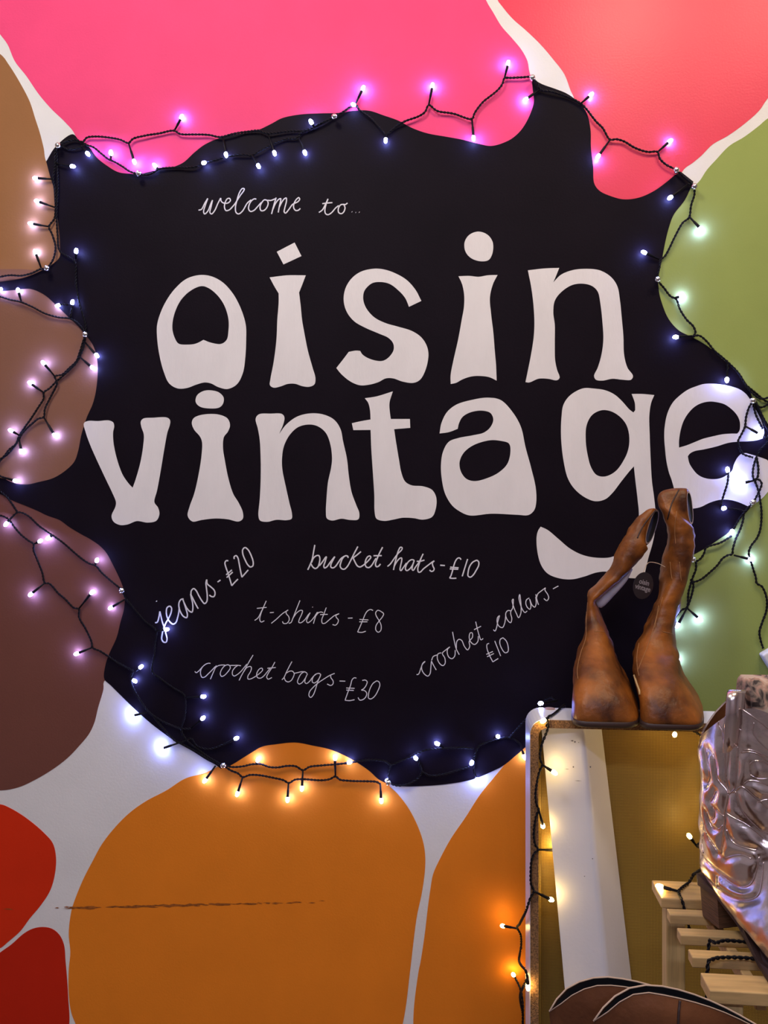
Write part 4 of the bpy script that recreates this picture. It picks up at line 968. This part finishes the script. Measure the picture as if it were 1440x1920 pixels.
WSEAM = [
 (z5, [(870,0),(865,100),(860,250),(870,400),(900,550),(915,640)], .0016), (z5, [(920,0),(905,150),(885,300),(880,400)], .0012), (z5, [(1035,0),(1015,200),(1005,400),(990,560),(960,600),(915,640)], .0016),
 (z5, [(600,20),(625,200),(650,330),(655,420),(625,490)], .0012), (z5, [(640,20),(700,120),(735,280),(740,380),(790,480),(860,560),(905,640)], .0016),
 (z5, [(905,640),(880,780),(855,900),(860,1000),(840,1150),(820,1320),(805,1440)], .0014), (z5, [(960,620),(1010,590),(1080,540),(1150,580),(1250,670),(1340,740),(1440,830)], .0018),
 (z5, [(1000,600),(1030,720),(1080,850),(1160,960),(1260,1060),(1350,1140),(1440,1180)], .0018), (z5, [(880,900),(980,960),(1060,1000),(1150,1050),(1280,1150),(1380,1240)], .0014),
 (z5, [(740,850),(790,900),(850,940)], .0016), (z5, [(615,880),(640,1000),(700,1100),(780,1110),(830,1060)], .0013), (z5, [(700,820),(720,900),(700,970),(640,990)], .0012), (z5, [(740,600),(700,690),(670,740)], .0012),
 (z5, [(575,1040),(560,1200),(550,1330),(570,1440)], .0013), (z5, [(600,1150),(650,1260),(720,1360),(760,1440)], .0016), (z5, [(880,1120),(920,1230),(1010,1320),(1150,1370),(1280,1400)], .0018),
 (z5, [(1080,80),(1200,70),(1320,110),(1440,200)], .0018), (z5, [(1200,330),(1200,230),(1280,190),(1440,240)], .0016), (z5, [(1120,500),(1180,460),(1300,470),(1440,520)], .0018), (z5, [(1200,380),(1300,430),(1440,430)], .0014), (z5, [(1310,750),(1390,720),(1440,715)], .0016),
 (z4, [(1440,1050),(1330,960),(1220,880),(1130,820),(1090,790)], .0018), (z4, [(1250,970),(1240,1100),(1300,1200),(1440,1340)], .0016), (z4, [(1110,1340),(1200,1340),(1320,1380),(1440,1440)], .0018),
 (z4, [(870,1080),(865,1250),(860,1440)], .0015), (z4, [(925,1100),(915,1250),(905,1440)], .0012), (z4, [(1060,780),(1080,1000),(1075,1060)], .0012), (z4, [(1075,1060),(1050,1200),(1030,1440)], .0015), (z4, [(770,760),(800,870),(770,990),(820,1080),(830,1200)], .0013), (z4, [(640,920),(700,900),(770,800)], .0011),
 (z6, [(700,20),(760,90),(850,190),(940,270),(1050,350),(1130,380),(1210,370),(1270,310),(1320,160),(1340,40)], .0016), (z6, [(860,250),(870,380),(930,440),(1040,500),(1150,530),(1250,520),(1330,470),(1370,330),(1390,100)], .0013),
 (z6, [(680,130),(720,230),(800,340),(870,400)], .0011), (z6, [(960,60),(1040,30),(1150,20),(1250,60)], .0016),
]
from mathutils.kdtree import KDTree
from mathutils import noise as mnoise
pts_ = []
for cr, pth, r_ in WSEAM:
    pts_ += stick(conv(pth, *cr), bw, 0.0, 2.0)
kd = KDTree(len(pts_))
for i, p in enumerate(pts_): kd.insert(p, i)
kd.balance()
N4 = len(WDENSE[0])
moved = []
for i, r in enumerate(WDENSE):
    c = sum(r, Vector()) / N4
    q = []
    for k_, p in enumerate(r):
        nrm = (p - c).normalized()
        dd = kd.find(p)[2]
        fade = min(1.0, max(0.0, (len(WDENSE) - 1 - i) / 8.0))
        puff = 0.0042 * (1 - math.exp(-(min(dd, 0.03) / 0.0055) ** 2)) - 0.0012
        if dd > 0.022: puff *= max(0.25, 1 - (dd - 0.022) / 0.02)
        wr = mnoise.noise(p * 38) * 0.0022 + mnoise.noise(p * 95) * 0.0007
        low = 1.0 if p.z > ZS + 0.03 else 0.1
        q.append(p + nrm * (puff + wr) * fade * low)
    moved.append(q)
V, Fx = loft(moved, True, False)
wup = mesh_obj('upper', V, Fx, M['metallic'], root, True)
bwd = bvh_of(wup)
for cr, pth, r_ in WSEAM:
    seam('piping', conv(pth, *cr), bwd, r_ * 0.55, M['metallic_seam'], root, 0.0)
# pull straps looped over the collar
def strap(path_px, w, d0):
    mb = MB()
    P = smooth_open([at(u, v, d) for u, v, d in path_px], 0.004)
    L = []; R2 = []
    for p in P:
        L.append(p + Vector((-w/2, 0, 0))); R2.append(p + Vector((w/2, 0, 0)))
    nv = len(P); V = L + R2 + [q + Vector((0, 0.0022, 0)) for q in L] + [q + Vector((0, 0.0022, 0)) for q in R2]
    Fx = []
    for i in range(nv - 1):
        Fx += [(i, i+1, nv+i+1, nv+i), (2*nv+i, 3*nv+i, 3*nv+i+1, 2*nv+i+1), (i, 2*nv+i, 2*nv+i+1, i+1), (nv+i, nv+i+1, 3*nv+i+1, 3*nv+i)]
    mb.add(V, Fx)
    return mb.build('pull_strap', M['metallic_seam'], root, True)
hit = bw.ray_cast(CAM, ray(1374, 1372).normalized())
dS = -(hit[0].y) if hit[0] is not None else 0.55
strap([(1372,1412,dS-.006),(1373,1398,dS+.002),(1375,1370,dS+.006),(1378,1330,dS+.008),(1380,1304,dS+.004),(1384,1294,dS-.004),(1390,1303,dS-.014),(1392,1340,dS-.018)], 0.019, dS)

# ------------------------------------------------------------------ floral fabric bundle in the boot top
cB = sum(W_rows[-1], Vector()) / NR
zt = (CAM.z - (1262 - 960) / F * (D + cB.y))
xL = at(1388, 1300, -cB.y).x
rowsF = []
for z_, gx, gy in ((cB.z - 0.0625, .60, .60), (cB.z - 0.052, .80, .80), (cB.z - 0.02, .92, .92), (cB.z + 0.01, .97, .98), (zt - 0.022, 1.0, .95), (zt - 0.006, .99, .80), (zt, .93, .62)):
    r = []
    hx = 0.044; cx = xL + hx
    for k_ in range(NR):
        a = 2 * math.pi * k_ / NR
        r.append(Vector((cx + hx * gx * sup(math.cos(a), 0.5), cB.y + 0.036 * gy * sup(math.sin(a), 0.6), z_ + (0.004 * math.sin(2 * a + 0.6) + 0.003 * math.sin(5 * a) if z_ > cB.z else 0))))
    rowsF.append(r)
rowsF = resample_rows(rowsF, 3)
for r in rowsF:                        # below the collar the cloth is held in by the boot
    for p in r:
        ax_ = Vector((cB.x, cB.y, p.z))
        for dz in (0.0, -0.012):
            o_ = ax_ + Vector((0, 0, dz)); dr = Vector((p.x - o_.x, p.y - o_.y, 0)); ln = dr.length
            h_ = wb.ray_cast(o_, dr.normalized())
            if h_[0] is not None and h_[3] - 0.0085 < ln:
                q_ = dr.normalized() * max(0.002, h_[3] - 0.0085); p.x = o_.x + q_.x; p.y = o_.y + q_.y
V, Fx = loft(rowsF, True, True)
fp = mesh_obj('fabric_bundle', V, Fx, M['floral'], None, True)
tag(fp, 'beige and brown floral fabric bundle sticking out of the metallic boot', 'fabric')

# small white box where the wire ends
q0 = at(1431, 1214, 0.0); 
root = empty('battery_box', (q0.x + 0.03, -0.012, q0.z - 0.06)); tag(root, 'white plastic box on the green paint where the wire ends', 'box')
mb = MB(); Rb = Matrix.Translation((q0.x + 0.028, -0.011, q0.z - 0.022)) @ Matrix.Rotation(math.radians(-32), 4, 'Y')
mb.box((-0.026, -0.010, -0.030), (0.026, 0.0105, 0.030), Rb); bevel(mb.build('case', M['white_plastic'], root), 0.004, 3)
mb = MB(); mb.box((-0.020, -0.0108, -0.024), (0.020, -0.0098, 0.012), Rb); bevel(mb.build('lid', M['white_plastic'], root), 0.0008, 2)

# ------------------------------------------------------------------ brown boots in front, on a low bench
ZB = 0.26
bx0 = at(1030, 1900, 0.66).x
bench = empty('low_bench', (bx0 + 0.16, -0.70, 0)); tag(bench, 'low brown wooden bench under the two front boots', 'bench')
box_part('seat', (bx0 - 0.04, -0.83, ZB - 0.03), (bx0 + 0.40, -0.64, ZB), M['bench'], bench, 0.003)
for x in (bx0 - 0.02, bx0 + 0.34):
    for y in (-0.815, -0.69):
        box_part('leg', (x, y, 0), (x + 0.035, y + 0.035, ZB - 0.03), M['bench'], bench, 0.002)

def front_boot(label, back, frontp, db, df):
    n = 12
    def res(path):
        P = smooth_open([Vector(p) for p in path], 2.0)
        L = [0]
        for a, b in zip(P, P[1:]): L.append(L[-1] + (b - a).length)
        out = []
        for i in range(n + 1):
            t = L[-1] * i / n
            j = max(0, min(len(P) - 2, next((m for m in range(len(L) - 1) if L[m+1] >= t), len(P) - 2)))
            f = (t - L[j]) / max(1e-9, L[j+1] - L[j]); out.append(P[j].lerp(P[j+1], f))
        return out
    bk = res(back); fr = res(frontp)
    ring = []
    dm = (db + df) / 2
    for i in range(n + 1):
        s = math.sin(math.pi * i / n) ** 0.6
        ring.append(at(bk[i].x, bk[i].y, dm + (db - dm) * s))
    for i in range(n - 1, 0, -1):
        s = math.sin(math.pi * i / n) ** 0.6
        ring.append(at(fr[i].x, fr[i].y, dm + (df - dm) * s))
    N = len(ring)
    c = sum(ring, Vector()) / N
    xa, xb = ring[0].x, ring[n].x
    def ell(cx, cy, hx, hy, z, toe=0.0):
        P = []
        for i in range(N):
            a = math.pi - math.pi * i / n
            P.append(Vector((cx + hx * math.cos(a) + toe * max(0, math.cos(a)), cy + hy * math.sin(a), z)))
        return P
    cx = (xa + xb) / 2 - 0.012
    rowsB = [ell(cx + .03, c.y, .085, .033, ZB + .012, .05), ell(cx + .03, c.y, .088, .036, ZB + .025, .05), ell(cx + .02, c.y, .080, .035, ZB + .055, .03), ell(cx, c.y, .062, .035, ZB + .09), ell(cx - .005, c.y, .055, .034, ZB + .13)]
    zmid = ZB + .20
    rowsB.append(ell(cx, c.y, .068, .034, zmid))
    low = [Vector((p.x * 0.97 + cx * 0.03, c.y + (p.y - c.y) * 1.5, p.z - 0.03)) for p in ring]
    low2 = [Vector((p.x * 0.93 + cx * 0.07, c.y + (p.y - c.y) * 1.9, (p.z - 0.03) * 0.45 + zmid * 0.55)) for p in ring]
    rowsB += [low2, low, ring]
    root = empty('ankle_boot', (cx, c.y, ZB)); tag(root, label, 'boot', 'brown boots in front of the cabinet')
    R_ = resample_rows(rowsB, 4)
    V, Fx = loft(R_, True, False)
    up = mesh_obj('upper', V, Fx, M['leather_dark'], root, True)
    V, Fx = loft([[Vector((p.x, p.y, ZB)) for p in rowsB[0]], [Vector((p.x, p.y, ZB + .013)) for p in rowsB[1]]], True, True)
    mesh_obj('sole', V, Fx, M['sole'], root)
    inner = []
    for kk, r in enumerate(R_[::-1][:8]):
        cc_ = sum(r, Vector()) / N
        inner.append([p + Vector(((cc_.x - p.x) * 0.03, (cc_.y - p.y) * 0.16, 0)) for p in r])
    V, Fx = loft([ring, inner[0]], False, False)
    rm = MB(); rm.tube(ring[:n + 1], 0.0009, 6); rm.build('rim', M['edge'], root, True)
    rm = MB(); rm.tube(ring[n:] + [ring[0]], 0.0005, 6); rm.build('rim', M['edge'], root, True)
    V, Fx = loft(inner, False, True); mesh_obj('lining', V, Fx, M['lining'], root, True)
    return root, up
f1, fu1 = front_boot('dark brown leather boot with dark lining behind its partner', [(1030,1897),(1045,1872),(1065,1852),(1095,1838),(1130,1832),(1170,1836),(1215,1846),(1270,1865),(1320,1890)],
           [(1033,1899),(1052,1882),(1083,1860),(1120,1848),(1160,1849),(1210,1858),(1265,1876),(1318,1893)], 0.675, 0.705)
f2, fu2 = front_boot('dark brown leather boot with a pale rim and vertical side seam', [(1113,1915),(1135,1885),(1165,1860),(1195,1849),(1230,1848),(1280,1858),(1340,1880),(1395,1908),(1440,1935)],
           [(1117,1917),(1145,1893),(1175,1870),(1205,1861),(1240,1865),(1290,1876),(1345,1893),(1395,1915),(1438,1938)], 0.752, 0.782)
seam('seam', [(1275,1876),(1273,1895),(1272,1915),(1272,1960)], bvh_of(fu2), 0.0012, M['sole'], f2)

# ------------------------------------------------------------------ warm fairy lights on the cabinet and stool
def sd(u, v, up=0.006):           # just above the stool seat
    return -onz(u, v, ZS).y + up
dA = DF + 0.004; dI = DF - 0.048
def vz(u, z, d):                  # photo row of the height z in the plane d
    return 960 + (CAM.z - z) * F * ray(u, 960).y / (D - d)
def q(u, z, d): return (u, vz(u, z, d), d)
zt_ = ZT + 0.0030
def on(u, v, up=0.007): return (u, v, sd(u, v, up))
WARM_W = [
 # over the back of the cabinet top, down its front edge, then out beside it
 [q(1066,.775,.136),q(1064,.812,.136),q(1060,zt_+.001,.139),q(1052,zt_,.155),q(1043,zt_,.185),q(1034,zt_,.208),q(1028,zt_+.001,.224),q(1025,.812,.2265),(1028,1357,dA),(1027,1366,dA),(1022,1380,dA),(1016,1395,dA),(1013,1410,dA),(1013,1425,dA),(1017,1434,dA),(1012,1445,dA),(1008,1460,dA),(1005,1480,dA),(1004,1492,dA),(1006,1509,dA),(1010,1518,dA),(1006,1528,dA),(1002,1549,dA),(1001,1570,dA),(1004,1585,dA),(1009,1593,dA),(1002,1600,dA),(997,1612,dA),(995,1636,dA),(996,1659,dA),(1001,1671,dA),(995,1682,dA),(989,1700,.228),(984,1713,.215),(979,1723,.18),(974,1733,.11),(970,1741,.06),(976,1753,.05),(977,1775,.04),(975,1787,.06),(973,1800,.12),(978,1811,.20),(986,1821,.228),(989,1833,.229)],
 [(967,1835,.02),(972,1845,.03),(976,1855,.04),(980,1880,.05),(980,1925,.06),(976,1960,.06),(972,2000,.12),(985,2040,.26),(1150,2060,.30),(1270,2030,.33),(1290,1990,.40)],
 [(989,1833,.229),(983,1846,.225),(976,1862,.17),(976,1880,.09),(980,1905,.06),(980,1925,.06)],
 # inside the cabinet, behind the metallic boot
 [(1306,1586,.19),(1322,1570,.18),(1335,1540,.17),(1328,1500,.17),(1330,1470,.17),(1332,1430,.17),(1330,1400,.17),(1315,1380,.18),(1290,1366,.18),(1268,1362,.18)],
 [(1300,1640,.405),(1324,1622,.33),(1332,1600,.25),(1306,1586,.19)],
 # on the stool: over the end board, under the heel, out again through the slats
 [on(1272,1671),on(1282,1662),on(1291,1655),(1300,1640,.405)],
 [on(1272,1671),on(1275,1680,.009),q(1279,.6535,.448),q(1283,.644,.451),q(1288,.632,.451),q(1296,.616,.451),q(1330,.613,.451),q(1400,.613,.451),q(1462,.613,.46),q(1475,.613,.53),q(1475,.618,.58),q(1470,.640,.5904),q(1455,.6535,.588),on(1415,1798),on(1395,1796),on(1365,1795),on(1346,1796),on(1336,1799),q(1329,.6535,.587),q(1326,.642,.5904),q(1325,.612,.5904),q(1318,.50,.58),q(1300,.38,.50),(1290,1990,.40)],
 [on(1415,1798),on(1424,1784),on(1408,1769),on(1373,1764),on(1356,1764),on(1341,1768),q(1332,.6535,.5425),q(1328,.642,.5435),q(1327,.618,.5435)],
]
WARM_B = [
 (1026,1346,1018,1352,.2285,DF+.009),(1017,1434,1040,1449,dA,DF+.010),(1010,1518,1018,1549,.228,.206),(1009,1593,1040,1594,.2285,.165),(1001,1671,1034,1687,.2305,.213),(970,1741,942,1736,.06,.035),(967,1835,963,1828,.02,.014),(989,1833,990,1852,.229,.2305),
 (1268,1362,1265,1378,.18,.205),(1330,1470,1345,1480,.17,.19),(1335,1540,1350,1545,.17,.19),(1330,1400,1345,1395,.17,.20),(1306,1586,1292,1567,.19,.20),(1272,1671,1236,1662,sd(1272,1671,.007),sd(1236,1662,.010)),  # bulbs hidden behind the boot are added to brighten the hardboard
]
fairy('dark wire of warm white fairy lights running down the cabinet and over the stool', 'warm', WARM_W, WARM_B, (0.3, -0.2, 0.45), DF)
